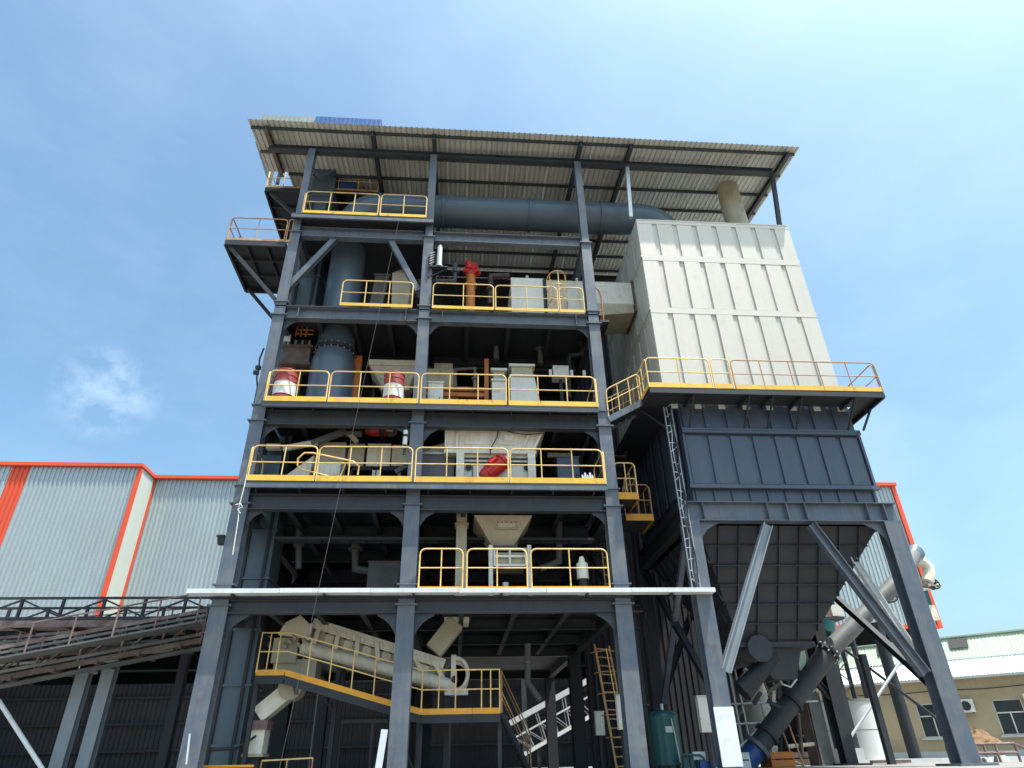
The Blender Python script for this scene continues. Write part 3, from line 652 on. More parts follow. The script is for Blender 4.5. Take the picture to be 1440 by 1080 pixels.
#PART2
# ================================================================== MACHINES ON THE DECKS
def pspan(xa, xb, ym, Y): return at(xa, ym, Y).x, at(xb, ym, Y).x
def pz(px, py, Y): return at(px, py, Y).z
def motor(t, c, axis, r, ln, m='red'):
    c = Vector(c); a = Vector(axis).normalized(); s_ = a.orthogonal().normalized()
    body = MB().tube(c-a*ln*.32, c+a*ln*.25, r, n=20).build('motor_body', m, t)
    f = MB(); u = s_; v = a.cross(u)
    for i in range(14):
        k = u*math.cos(i*.4488)+v*math.sin(i*.4488); f.bar(c-a*ln*.28+k*r*1.05, c+a*ln*.2+k*r*1.05, .012, r*.16, k)
    f.build('cooling_fins', m, body)
    MB().tube(c-a*ln*.34, c-a*ln*.5, r*1.08, r*.85, n=20).build('fan_cowl', m, t)
    MB().tube(c+a*ln*.25, c+a*ln*.34, r*1.18, n=20).build('end_flange', m, t)
    MB().tube(c+a*ln*.34, c+a*ln*.62, r*.3, n=12).build('shaft', 'galv', t)
    MB().bar(c-a*r*.5+v*r*1.2, c+a*r*.6+v*r*1.2, r*.8, r*.5, v).build('terminal_box', m, t)
def wheel(t, c, n, r, m='black'):
    c = Vector(c); n = Vector(n).normalized(); u = n.orthogonal().normalized(); v = n.cross(u)
    MB().path([c+u*r*math.cos(k*math.pi/8)+v*r*math.sin(k*math.pi/8) for k in range(16)], r*.16, 6, closed=True).build('hand_wheel', m, t)
    MB().bar(c-u*r, c+u*r, r*.15, r*.15, n).build('spoke', m, t); MB().bar(c-v*r, c+v*r, r*.15, r*.15, n).build('spoke', m, t)
    MB().tube(c-n*.02, c+n*r*.9, r*.2, n=10).build('spindle', m, t)

# ---- drums on the drum deck
def drum(px0, px1, Y, label):
    x0, x1 = pspan(px0, px1, 540, Y); X = (x0+x1)/2; r = (x1-x0)/2; z = 11.28; h = 1.2
    t = thing('oil_drum', label, 'drum', (X, Y, z), 'drums on the deck')
    MB().tube((X,Y,z), (X,Y,z+h*.26), r, n=26).build('lower_shell', 'drumred', t)
    MB().tube((X,Y,z+h*.26), (X,Y,z+h*.66), r*1.012, n=26).build('white_band', 'whitepaint', t)
    MB().tube((X,Y,z+h*.66), (X,Y,z+h*.985), r, n=26).build('upper_shell', 'drumred', t)
    for k in (.26, .66, .84): MB().path([(X+r*1.01*math.cos(a*.2618), Y+r*1.01*math.sin(a*.2618), z+h*k) for a in range(24)], .014, 6, closed=True).build('hoop', 'drumred', t)
    MB().path([(X+r*math.cos(a*.2618), Y+r*math.sin(a*.2618), z+h) for a in range(24)], .02, 6, closed=True).build('rim', 'drumred', t)
drum(386, 417, .1, 'red drum with white band standing at the left end of the drum deck')
drum(540, 568, .1, 'red drum with white band in front of the beige funnel near the middle column')
# paper bags and small white things beside the second drum
sk = thing('cement_sacks', 'low pile of white sacks left of the drum by the funnel', 'sacks', (-3.1, .3, 11.28))
xa, xb = pspan(510, 536, 555, .3)
for k, (dx, w_, z) in enumerate(((0, .62, 0), (.12, .5, .13), (.42, .45, .13), (.5, .4, .26))):
    x = xa+dx; MB().frustum([(x,.1,11.28+z),(x+w_,.1,11.28+z),(x+w_,.5,11.28+z),(x,.5,11.28+z)], [(x+.05,.13,11.4+z),(x+w_-.05,.13,11.4+z),(x+w_-.05,.47,11.4+z),(x+.05,.47,11.4+z)]).build('sack', 'whitepaint', sk)
# funnel hopper
fh = thing('beige_funnel', 'wide beige funnel hopper behind the railing left of the middle column', 'hopper', (-2.4, 1.8, 11.28))
xa, xb = pspan(519, 590, 506, 1.4); zt_ = pz(550, 506, 1.4); x2, x3_ = pspan(538, 572, 540, 1.4); zc = pz(550, 541, 1.4)
bx(xa, xb, 1.4, 2.6, zt_-.22, zt_).build('collar', 'beige', fh)
MB().frustum([(x2,1.7,zc),(x3_,1.7,zc),(x3_,2.3,zc),(x2,2.3,zc)], [(xa+.03,1.43,zt_-.22),(xb-.03,1.43,zt_-.22),(xb-.03,2.57,zt_-.22),(xa+.03,2.57,zt_-.22)]).build('funnel', 'beige', fh)
bx(x2-.08, x3_+.08, 1.6, 2.4, zc-.08, zc).build('outlet_flange', 'beige', fh); bx(x2+.1, x3_-.1, 1.75, 2.25, 11.28, zc-.08).build('spout', 'cwhite', fh)
for x in (xa+.1, xb-.1): bx(x-.05, x+.05, 2.4, 2.5, 11.28, zt_-.23).build('leg', 'dark', fh)
# rusty valve unit at far left and orange ladder piece
rv = thing('rotary_valve', 'dark rusty valve unit with orange pipe beside the left column on the drum deck', 'valve', (-6, 1.6, 12.3))
xa, xb = pspan(398, 436, 495, 1.3); za = pz(415, 510, 1.3); zb_ = pz(415, 484, 1.3)
bx(xa, xb, 1.3, 1.9, za, zb_).build('body', 'rust', rv)
for i in range(4): x = xa+.1+i*(xb-xa-.2)/3; MB().tube((x,1.4,zb_), (x,1.4,zb_+.22), .04, n=8).build('stud', 'galv', rv)
bx(xa-.08, xb+.08, 1.25, 1.95, za-.08, za).build('flange', 'rust', rv); bx(xa-.08, xb+.08, 1.25, 1.95, zb_-.12, zb_-.05).build('flange', 'rust', rv)
xc = at(410, 520, 1.6).x; MB().tube((xc,1.6,11.28), (xc,1.6,za-.08), .16, n=14).build('orange_pipe', 'oframe', rv)
bx(xa-.05, xa+.2, 1.15, 1.22, zb_+.05, zb_+.3).build('tag_plate', 'whitepaint', rv)
ol = thing('orange_ladder_cage', 'small orange ladder cage hanging under the valve deck by the left column', 'ladder', (-5.7, 1.2, 14))
xa, xb = pspan(418, 432, 460, 1.2); z0 = pz(425, 473, 1.2); z1 = pz(425, 450, 1.2)
for x in (xa, (xa+xb)/2, xb): MB().tube((x,1.2,z0), (x,1.2,z1), .025, n=6).build('upright', 'oframe', ol)
for k in range(4): MB().tube((xa,1.2,z0+.1+k*(z1-z0)/4), (xb+.25,1.2,z0+.1+k*(z1-z0)/4), .02, n=6).build('rung', 'oframe', ol)
# orange post, machine with orange frame
op = thing('orange_post_frame', 'orange steel post frame right of the big duct on the drum deck', 'frame', (-3.6, 1.9, 11.28))
xa, xb = pspan(494, 506, 530, 1.8); z1 = pz(500, 500, 1.8)
bx(xa, xb, 1.8, 2.0, 11.28, z1).build('post', 'oframe', op); bx(xa-.6, xa, 1.82, 1.95, 11.5, 11.75).build('rail', 'oframe', op); bx(xa-.6, xa, 1.82, 1.95, 12.4, 12.6).build('rail', 'oframe', op)
sc_ = thing('screening_machine', 'beige machine inside an orange frame behind the drum deck railing', 'machine', (0, 2, 11.28))
Ym = 1.5; xa, xb = pspan(601, 686, 545, Ym)
for p_ in (557, 549): bx(xa-.1, xb-.13, Ym, Ym+.12, pz(645, p_, Ym), pz(645, p_, Ym)+.15).build('frame_rail', 'oframe', sc_)
bx(xb-.12, xb+.03, Ym-.03, Ym+.15, 11.28, pz(684, 505, Ym)).build('frame_post', 'oframe', sc_)
bx(xa-.1, xa+.03, Ym-.03, Ym+.15, 11.28, 12.3).build('frame_post', 'oframe', sc_)
x0, x1 = pspan(598, 640, 530, Ym+.4); zc = pz(620, 512, Ym+.4)
bx(x0, x1, Ym+.4, Ym+1.6, 11.95, zc-.2).build('body', 'beige', sc_); bx(x0+.3, x1-.1, Ym+.5, Ym+1.4, zc-.2, zc+.1).build('cap', 'beige', sc_)
MB().tube((x1-.15, Ym+.38, 12.6), (x1-.15, Ym+1.3, 12.6), .3, n=20).build('drum_end', 'beige', sc_)
MB().frustum([(x0,Ym+.3,11.9),(x0+.9,Ym+.3,11.9),(x0+.9,Ym+.38,11.9),(x0,Ym+.38,11.9)], [(x0,Ym+.3,12.25),(x0+.55,Ym+.3,12.25),(x0+.55,Ym+.38,12.25),(x0,Ym+.38,12.25)]).build('chute', 'cream', sc_)
MB().bar((x1, Ym+.2, 12.5), (xb-.1, Ym+.2, 12.35), .05, .05).build('pipe', 'rust', sc_); MB().bar((x1, Ym+.2, 12.95), (xb-.1, Ym+.2, 12.95), .04, .04).build('pipe', 'rust', sc_)
def feeder(px0, px1, ptop, Y, label, flare, capw):
    xa, xb = pspan(px0, px1, 540, Y); zt_ = pz((px0+px1)/2, ptop, Y)
    t = thing('feed_chute', label, 'chute', ((xa+xb)/2, Y+.4, 11.28), 'pale chutes on the drum deck')
    zm = zt_-.45
    MB().frustum([(xa,Y,11.28),(xb+flare,Y,11.28),(xb+flare,Y+.9,11.28),(xa,Y+.9,11.28)], [(xa,Y+.05,zm),(xb,Y+.05,zm),(xb,Y+.85,zm),(xa,Y+.85,zm)]).build('body', 'cwhite', t)
    bx(xa+.05, xb-.05, Y+.1, Y+.8, zm, zt_-.06).build('neck', 'beige', t); bx(xa-.04, xb+.04, Y+.02, Y+.88, zt_-.06, zt_+.03).build('top_flange', 'cwhite', t)
    bx(xa-.03, xb+.03, Y-.01, Y+.92, zm-.05, zm+.02).build('flange', 'cwhite', t)
    for i in range(5): bx(xa+.1+i*(xb-xa-.2)/4-.02, xa+.1+i*(xb-xa-.2)/4+.02, Y-.02, Y+.02, zm+.02, zm+.06).build('bolt', 'galv', t)
feeder(692, 712, 518, 1.2, 'narrow pale chute left of the wider one on the drum deck', .0, 1)
feeder(718, 752, 512, 1.2, 'wide pale chute flaring at its foot on the drum deck', .3, 1)
jb = thing('junction_box', 'small grey box on a stand at the right of the drum deck', 'box', (2.9, 1.4, 11.28))
xa, xb = pspan(778, 800, 522, 1.3); z0 = pz(790, 530, 1.3); z1 = pz(790, 514, 1.3)
bx(xa, xb, 1.3, 1.7, z0, z1).build('housing', 'cwhite', jb); bx((xa+xb)/2-.05, (xa+xb)/2+.05, 1.45, 1.55, 11.28, z0).build('stand', 'dark', jb)
for x in (xa-.1, xb+.1, xb+.55): bx(x-.05, x+.05, 1.3, 1.4, z0+.05, z0+.3).build('lamp_glass', 'whitepaint', jb)
# hanging things under the valve deck: pale pipes
# ---- valve deck
ovv = thing('orange_valve', 'red topped orange valve pipe behind the railing on the valve deck', 'valve', (0, 1, 15.15))
X = at(662, 400, 1.0).x; zt_ = pz(662, 388, 1.0)
MB().tube((X,1.0,15.15), (X,1.0,zt_), .17, n=16).build('pipe', 'oframe', ovv); MB().tube((X,1.0,zt_-.5), (X,1.0,zt_-.42), .24, n=16).build('flange', 'oframe', ovv)
MB().tube((X,1.0,zt_), (X,1.0,zt_+.18), .2, n=14).build('bonnet', 'red', ovv)
MB().tube((X-.08,.85,zt_+.18), (X-.08,.85,zt_+.5), .15, n=14).build('actuator', 'red', ovv); MB().tube((X+.1,.75,zt_+.3), (X+.25,1.2,zt_+.3), .14, n=14).build('actuator', 'red', ovv); MB().tube((X-.3,.9,zt_+.2), (X+.3,.9,zt_+.2), .11, n=12).build('gearbox', 'red', ovv)
wb = thing('white_filter_box', 'white sheet metal box left of the ladder hoops on the valve deck', 'box', (2.4, 1.5, 15.15))
xa, xb = pspan(719, 766, 410, 1.0); zt_ = pz(742, 391, 1.0)
bx(xa, xb, 1.0, 2.8, 15.15, zt_).build('casing', 'cwhite', wb)
MB().tube(((xa+xb)/2, 1.1, zt_), ((xa+xb)/2, 1.1, zt_+.18), .06, n=10).build('vent', 'galv', wb)
MB().tube((xb-.25, .97, 15.5), (xb-.25, 1.0, 15.5), .33, n=22).build('port', 'black', wb); bx(xb-.06, xb+.02, .97, 1.0, 15.2, zt_-.05).build('edge_angle', 'dark', wb)
wb2 = thing('beige_filter_box', 'beige box behind the yellow ladder hoops right end of the valve deck', 'box', (3.9, 1.6, 15.15))
xc_, xd = pspan(769, 824, 410, 1.1); zt2 = pz(795, 395, 1.1)
bx(xc_, xd, 1.1, 2.8, 15.15, zt2).build('casing', 'cream', wb2)
for i in range(3): x = xc_+.25+i*.5; bx(x, x+.36, 1.07, 1.1, 15.4, zt2-.25).build('door', 'cwhite', wb2)
MB().tube((xd-.3,1.2,zt2), (xd-.3,1.2,zt2+.2), .06, n=10).build('vent', 'galv', wb2)
hl = thing('hooped_ladder', 'yellow ladder with round safety hoops standing on the valve deck', 'ladder', (3.3, .6, 15.15))
xa, xb = pspan(773, 795, 410, .6); zt_ = pz(784, 390, .6)
for x in (xa+.1, xb-.1): MB().tube((x,.75,15.15), (x,.75,zt_), .025, n=6).build('side_rail', 'yellow', hl)
for i in range(7): MB().tube((xa+.1,.75,15.35+i*.28), (xb-.1,.75,15.35+i*.28), .018, n=6).build('rung', 'yellow', hl)
for z in (16.0, 16.6, zt_-.05): MB().path([((xa+xb)/2+.36*math.cos(a), .72-.6*math.sin(a)*.75, z+.1*math.sin(a)) for a in [math.pi*k/10 for k in range(11)]], .02, 6).build('hoop', 'yellow', hl)
for k in (2, 5, 8): a = math.pi*k/10; MB().tube(((xa+xb)/2+.36*math.cos(a), .72-.45*math.sin(a), 16.0), ((xa+xb)/2+.36*math.cos(a), .72-.45*math.sin(a), zt_), .015, n=6).build('strap', 'yellow', hl)
wd = thing('link_duct', 'white rectangular duct joining the valve deck to the white collector box', 'duct', (5.7, 2, 16.2))
x0, x1 = 4.95, BX0+.04; za = pz(856, 434, 1.5); zb_ = pz(856, 397, 1.5)
bx(x0, x1, 1.5, 2.9, za+.25, zb_).build('duct_body', 'cwhite', wd); bx(x1-.12, x1-.01, 1.42, 2.98, za-.15, zb_+.1).build('flange', 'rust', wd)
MB().frustum([(x0,1.5,za-.35),(x1-.15,1.5,za-.15),(x1-.15,2.9,za-.15),(x0,2.9,za-.35)], [(x0,1.5,za+.25),(x1-.15,1.5,za+.25),(x1-.15,2.9,za+.25),(x0,2.9,za+.25)]).build('lower_transition', 'beige', wd)
bx(xd+.02, x0, 1.6, 2.8, 15.5, zb_-.05).build('inlet_piece', 'cream', wd)
hr = thing('orange_hoop_rail', 'short orange hoop rail where the white link duct leaves the tower', 'railing', (5.2, .6, 15.15))
x0, x1 = pspan(836, 846, 425, .5); MB().path([(x0,.5,15.15),(x0,.5,16.5),(x0+.1,.5,16.75),(x1-.05,.5,16.6),(x1,.5,16.3),(x1,.5,15.15)], .025, 6).build('hoop', 'oframe', hr); MB().tube((x0,.5,15.7), (x1,.5,15.7), .02, n=6).build('cross_bar', 'oframe', hr)
bx(x0-.1, x1+.15, .3, 1.3, 15.05, 15.14).build('foot_plate', 'dark', hr)
bc = thing('beige_cyclone_box', 'beige funnel topped box left of the middle column on the valve deck', 'hopper', (-2.2, 1.5, 15.15))
xa, xb = pspan(550, 579, 400, 1.2); zt_ = pz(565, 384, 1.2); zp = pz(562, 372, 1.2)
MB().frustum([(xa+.1,1.2,15.9),(xb-.1,1.2,15.9),(xb-.1,2.0,15.9),(xa+.1,2.0,15.9)], [(xa,1.2,zt_),(xb,1.2,zt_),(xb,2.1,zt_),(xa,2.1,zt_)]).build('body', 'beige', bc)
MB().frustum([(xa,1.2,zt_),(xb,1.2,zt_),(xb,2.1,zt_),(xa,2.1,zt_)], [(xa+.25,1.5,zp),(xb-.25,1.5,zp),(xb-.25,1.8,zp),(xa+.25,1.8,zp)]).build('hood', 'beige', bc)
bx(xa+.02, xb-.02, 1.15, 2.1, 15.78, 15.9).build('flange', 'beige', bc); bx(xa+.1, xb-.1, 1.3, 2.0, 15.15, 15.7).build('base', 'beige', bc)
gb = thing('grey_chute', 'dull grey slanted chute left of the beige funnel topped box', 'chute', (-3.2, 1.6, 15.15))
xa, xb = pspan(526, 546, 405, 1.6); zt_ = pz(535, 388, 1.6)
MB().frustum([(xa-.2,1.6,15.15),(xb-.3,1.6,15.15),(xb-.3,2.3,15.15),(xa-.2,2.3,15.15)], [(xa,1.6,zt_),(xb,1.6,zt_),(xb,2.3,zt_),(xa,2.3,zt_)]).build('body', 'duct2', gb)
bx(xa-.06, xb+.06, 1.55, 2.35, zt_, zt_+.08).build('top_flange', 'duct2', gb)
# silver cylinder on a bracket at the middle column
sl_ = thing('silver_canister', 'silver canister on a lattice bracket at the upper middle column', 'canister', (-1.0, -.05, 17.6))
X = at(618, 365, .0).x; za = pz(618, 374, 0); zb_ = pz(618, 348, 0)
MB().tube((X,0,za), (X,0,zb_), .09, n=14).build('canister', 'whitepaint', sl_); MB().tube((X,0,zb_), (X,0,zb_+.08), .06, n=12).build('cap', 'galv', sl_); MB().tube((X,0,za-.06), (X,0,za), .14, n=12).build('foot', 'galv', sl_)
bx(X-.35, X+.3, -.1, .15, za-.12, za-.07).build('shelf', 'dark', sl_); MB().bar((X+.25,.02,za-.12), (X-.3,.02,za-.5), .04, .04).build('bracket', 'dark', sl_); bx(X-.4, X-.33, -.05, .1, za-.55, za+.5).build('back_bar', 'dark', sl_)
for k in range(5): MB().bar((X-.35,-.08,za+.02+.12*k), (X-.18,-.08,za+.1+.12*k), .02, .02).build('lattice', 'galv', sl_)

# ---- red motor deck
mm = thing('crusher_machine', 'large dirty white machine with slanted hatches behind the red motor', 'machine', (1.1, 1.8, 8.68))
Y = .6
xa, xb = pspan(627, 768, 605, Y); zt_ = min(pz(700, 600, Y), 11.15); zm = pz(700, 634, Y); xl, xr = pspan(644, 752, 650, Y)
xl0 = xl; xl = xa+.02
MB().frustum([(xl,Y,zm),(xr,Y,zm),(xr,Y+1.6,zm),(xl,Y+1.6,zm)], [(xa,Y-.1,zt_),(xb,Y-.1,zt_),(xb,Y+2,zt_),(xa,Y+2,zt_)]).build('upper_hood', 'bright', mm)
for f0, f1 in ((.20, .42), (.56, .76)):
    def hp(u, v): 
        return lerp(lerp((xl,Y,zm), (xr,Y,zm), u), lerp((xa,Y-.1,zt_), (xb,Y-.1,zt_), u), v)
    MB().poly([hp(f0,.22), hp(f1,.22), hp(f1,.80), hp(f0,.80)], (0,-.03,0)).build('hatch', 'bright', mm)
    MB().poly([hp(f0+.05,.38)+V(0,-.03,0), hp(f1-.05,.38)+V(0,-.03,0), hp(f1-.05,.66)+V(0,-.03,0), hp(f0+.05,.66)+V(0,-.03,0)], (0,-.025,0)).build('hatch_cover', 'bright', mm)
for u in (.0, .12, .5, .86, .985): MB().bar(hp(u,.02)+V(0,-.04,0), hp(u,.98)+V(0,-.04,0), .06, .08, (0,1,0)).build('rib', 'bright', mm)
bx(xl-.05, xr+.05, Y-.08, Y+1.6, zm-.12, zm-.002).build('flange', 'cream', mm)
xl = xl0
bx(xl+.1, xr-.1, Y+.05, Y+1.5, 8.68, zm-.12).build('lower_casing', 'cwhite', mm)
bx(xl+.15, xr-.15, Y+.0, Y+.05, zm-.45, zm-.38).build('dark_rail', 'dark', mm); bx(xl+.15, xr-.15, Y+.0, Y+.05, zm-.28, zm-.24).build('dark_rail', 'dark', mm)  # two dark rails across the front of the lower casing
for x in (xl+.05, xr-.13): bx(x-.1, x+.14, Y-.12, Y+.04, 8.68, zm-.12).build('corner_post', 'cwhite', mm)
for px in (659, 741): 
    q = at(px, 657, Y); MB().tube((q.x, Y-.02, q.z), (q.x, Y+.06, q.z), .10, n=18).build('port', 'black', mm)
    bx(q.x-.12, q.x+.2, Y-.3, Y+.0, 8.70, 8.92).build('foot_bearing', 'black', mm); MB().tube((q.x+.12,Y-.02,8.9), (q.x+.12,Y-.02,9.6), .014, n=6).build('tie_rod', 'dark', mm)
cab = [lerp(at(700, 603, .4), at(690, 640, .4), k/6)+V(.05*math.sin(k), 0, 0) for k in range(7)]
MB().path(cab, .018, 6).build('power_cable', 'black', mm)
MB().path([lerp(at(700, 602, .38), at(765, 609, .38), k/8)+V(0, 0, -.12*math.sin(math.pi*k/8)) for k in range(9)], .015, 6).build('power_cable', 'black', mm)
rm = thing('red_vibration_motor', 'big red motor tilted on the front of the dirty white machine', 'motor', at(697, 668, .25))
motor(rm, at(697, 657, .25), at(712, 644, .25)-at(684, 668, .25), .23, 1.05)
bx(at(700,668,.4).x-.25, at(700,668,.4).x+.3, .42, .58, 8.75, 9.5).build('mount_plate', 'cwhite', rm)
# beige mill on the left
ml = thing('beige_mill', 'long beige machine with panels behind the left railings of the red motor deck', 'machine', (-3, 2, 8.68))
Y = 1.3
def pb(px0, py0, px1, py1, Y, d, name, m, t, zb_=None):
    xa, xb = pspan(px0, px1, (py0+py1)/2, Y); return bx(xa, xb, Y, Y+d, pz((px0+px1)/2, py1, Y) if zb_ is None else zb_, pz((px0+px1)/2, py0, Y)).build(name, m, t)
pb(447, 622, 485, 660, Y, 1.2, 'panel_box', 'beige', ml, 8.68); pb(490, 624, 512, 655, Y+.02, 1.2, 'panel_box', 'beige', ml); pb(516, 624, 549, 655, Y, 1.2, 'panel_box', 'cream', ml); pb(551, 626, 585, 655, Y+.03, 1.2, 'panel_box', 'cream', ml)
pb(445, 650, 478, 672, Y-.4, .35, 'control_cabinet', 'cwhite', ml, 8.68); pb(450, 654, 474, 668, Y-.43, .03, 'cabinet_door', 'cream', ml)
pb(484, 655, 590, 661, Y+.1, 1.0, 'base_frame', 'dark', ml); 
for px in (492, 524, 530, 560): pb(px, 648, px+4, 672, Y+.1, .15, 'leg', 'cwhite' if px > 520 else 'dark', ml, 8.68)
for px in (505, 546, 562): 
    q = at(px, 664, Y); MB().tube((q.x-.2,Y+.05,8.9), (q.x+.2,Y+.05,8.9), .2, n=14).build('roller', 'black', ml)
MB().bar(at(580, 650, Y-.1), at(556, 664, Y-.1), .1, .14).build('slanted_bar', 'duct2', ml)
xa, xb = pspan(398, 432, 660, Y-.3); zz = pz(420, 640, Y-.3)
MB().frustum([(xa,Y-.3,8.68),(xb,Y-.3,8.68),(xb,Y+.4,8.68),(xa,Y+.4,8.68)], [(xa+.15,Y-.3,9.4),(xb+.15,Y-.3,zz),(xb+.15,Y+.4,zz),(xa+.15,Y+.4,9.4)]).build('side_chute', 'cream', ml)
pb(366, 640, 393, 672, Y-.2, .7, 'motor_box', 'casing', ml, 8.68)
MB().bar(at(398, 631, .9), at(447, 622, .9), .12, .16).build('arm', 'cwhite', ml); MB().bar(at(438, 624, .9), at(487, 606, .9), .14, .18).build('arm', 'duct2', ml)
pb(374, 624, 394, 630, .9, .2, 'white_bracket', 'cwhite', ml)
pb(486, 606, 508, 611, .85, .2, 'bracket_head', 'duct2', ml); MB().bar(at(492, 611, .95), at(502, 622, .95), .14, .14).build('bracket_leg', 'beige', ml)
rm2 = thing('red_screen_motor', 'small red motor hung under the beam above the beige machine', 'motor', at(531, 612, 1.2))
motor(rm2, at(532, 605, 1.2), (1, -.1, -.05), .17, .8); MB().tube(at(550, 606, 1.2), at(550, 606, 2.0), .2, n=16).build('pulley', 'rust', rm2)
ex = thing('gas_bottle', 'slim white and black cylinder hanging left of the middle column', 'cylinder', at(570, 632, .0))
q = at(570, 614, -.02); MB().tube(q+V(0,0,-.28), q+V(0,0,.2), .07, n=12).build('bottle', 'whitepaint', ex); MB().tube(q+V(0,0,.2), q+V(0,0,.34), .045, n=10).build('neck', 'black', ex); MB().tube(q+V(0,0,-.6), q+V(0,0,-.28), .035, n=8).build('hose_end', 'black', ex); MB().tube(q+V(0,0,-.02), q+V(0,0,.06), .075, n=12).build('band', 'black', ex)
# loose railing panel lying behind the railing
lp = thing('loose_railing', 'loose yellow railing hoop leaning askew behind the left railings of the red motor deck', 'railing', at(460, 668, -.1))
pts = [at(*p, -.12) for p in ((503,668),(505,656),(497,649),(440,637),(428,637),(419,645),(418,654),(424,660),(478,674))]
MB().path(pts, .026, 8).build('frame', 'yellow', lp); MB().tube(at(486,652,-.12), at(478,671,-.12), .02, n=6).build('post', 'yellow', lp)
# small white rubbish
rb_ = thing('white_rag_heap', 'few small white rags at the right end of the red motor deck', 'rags', at(826, 672, .2))
for k in range(5): 
    q = at(819+k*3.5, 670-(k % 2)*3, .2); MB().frustum([(q.x-.05,.15,8.68),(q.x+.06,.15,8.68),(q.x+.05,.25,8.68),(q.x-.05,.25,8.68)], [(q.x-.02,.18,q.z+.05),(q.x+.03,.18,q.z+.02),(q.x+.02,.22,q.z+.06),(q.x-.02,.22,q.z+.03)]).build('rag', 'whitepaint', rb_)

# ---- white edged deck
dh = thing('discharge_hopper', 'beige pyramid hopper hanging below the red motor deck over a white frame', 'hopper', (1.3, 1.8, 5.6))
Y = .9; xa, xb = pspan(667, 748, 712, Y); zt_ = LEV[3][1]+.15; x2, x3_ = pspan(692, 722, 768, Y+.4); zc = pz(706, 768, Y+.4)
MB().frustum([(x2,Y+.4,zc),(x3_,Y+.4,zc),(x3_,Y+1.1,zc),(x2,Y+1.1,zc)], [(xa,Y,zt_),(xb,Y,zt_),(xb,Y+1.6,zt_),(xa,Y+1.6,zt_)]).build('hopper', 'beige', dh)
q = at(712, 738, Y+.1); q0 = at(697, 744, Y+.1); q1 = at(728, 733, Y+.1)
bx(q0.x, q1.x, Y+.12, Y+.19, q0.z, q1.z).build('hatch', 'beige', dh); bx(q0.x+.08, q1.x-.08, Y+.09, Y+.12, q0.z+.07, q1.z-.06).build('hatch_cover', 'cream', dh)
for u in range(5): bx(q0.x+.04+u*(q1.x-q0.x-.12)/4, q0.x+.08+u*(q1.x-q0.x-.12)/4, Y+.08, Y+.12, q1.z-.05, q1.z-.01).build('bolt', 'rust', dh)
bx(x2-.12, x3_+.12, Y+.32, Y+1.2, zc-.08, zc).build('outlet_flange', 'rust', dh)
xa, xb = pspan(694, 741, 785, Y); z0 = pz(715, 796, Y); z1 = pz(715, 771, Y)
for z in (z0, (z0+z1)/2, z1-.05): bx(xa, xb, Y, Y+.06, z, z+.06).build('frame_bar', 'cwhite', dh)
for x in (xa, (xa+xb)/2-.04, xb-.06): bx(x, x+.06, Y-.005, Y+.065, z0+.01, z1).build('frame_post', 'cwhite', dh)
bx(xa+.05, xb-.05, Y+.1, Y+.9, z0, z1-.1).build('feeder_body', 'beige', dh)
for x in (xa-.14, xb+.02): bx(x, x+.12, Y, Y+.12, 5.53, z1+.1).build('support', 'cwhite', dh)
MB().tube((xa+.35, Y+.1, 5.53), (xa+.35, Y+.1, 6.1), .1, n=12).build('drain', 'galv', dh)
bp = thing('square_duct', 'beige square upright duct left of the pyramid hopper', 'duct', (.3, 1.2, 5.53))
xa, xb = pspan(641, 656, 775, 1.1)
bx(xa, xb, 1.1, 1.4, 5.53, 8.3).build('shaft', 'beige', bp); zj = pz(648, 737, 1.1); bx(xa-.05, xb+.05, 1.05, 1.45, zj-.03, zj+.03).build('joint_flange', 'beige', bp)
pm = thing('pale_upright_unit', 'pale upright unit standing at the right of the white edged deck', 'pump', at(820, 829, .6))  # pale stack of cylinders with a black section
q = at(820, 815, .6); MB().tube((q.x,.6,5.53), (q.x,.6,5.75), .2, n=14).build('foot', 'cwhite', pm); MB().tube((q.x,.6,5.75), (q.x,.6,6.1), .14, n=14).build('black_section', 'black', pm); MB().tube((q.x,.6,6.1), (q.x,.6,6.55), .17, n=16).build('body', 'cwhite', pm); MB().tube((q.x,.6,6.55), (q.x,.6,6.75), .12, .06, n=14).build('head', 'cwhite', pm)
cr = thing('yellow_cage_ladder', 'rusty hooped rail right of the white edged deck beside the right column', 'ladder', at(858, 829, .9))
xa, xb = pspan(850, 862, 810, 1.0)
for x in (xa, xb): MB().tube((x,1.0,5.53), (x,1.0,7.0), .02, n=6).build('upright', 'rustrail', cr)
for k in range(5): MB().tube((xa,1.0,5.8+.26*k), (xb,1.0,5.8+.26*k), .016, n=6).build('rung', 'rustrail', cr)
# pipes hanging below decks
for nm, lab, p, q, r_, m_ in (('conduit_pipe', 'thin pipe under the drum deck running behind the middle column', (-6, 3, 10.4), (4.3, 3, 10.4), .06, 'dark'), ('conduit_pipe', 'thin pipe under the red motor deck running behind the hopper', (-6, 2.4, 7.7), (4.3, 2.4, 7.7), .05, 'dark'), ('conduit_pipe', 'thin pipe under the valve deck above the pale chutes', (-5.9, 4, 14.3), (4.2, 4, 14.3), .07, 'dark')):
    t = thing(nm, lab, 'pipe', p, 'pipes under the decks'); MB().tube(p, q, r_, n=8).build('pipe', m_, t)
    for k in range(5): 
        c = lerp(p, q, (k+.5)/5); bx(c.x-.02, c.x+.02, c.y-.02, c.y+.02, c.z, c.z+.28).build('hanger', 'dark', t)
ge = thing('grey_floor_bin', 'dark open bin left of the dirty white machine', 'bin', at(600, 668, .9))
xa, xb = pspan(592, 640, 655, .9); zt_ = pz(616, 640, .9)
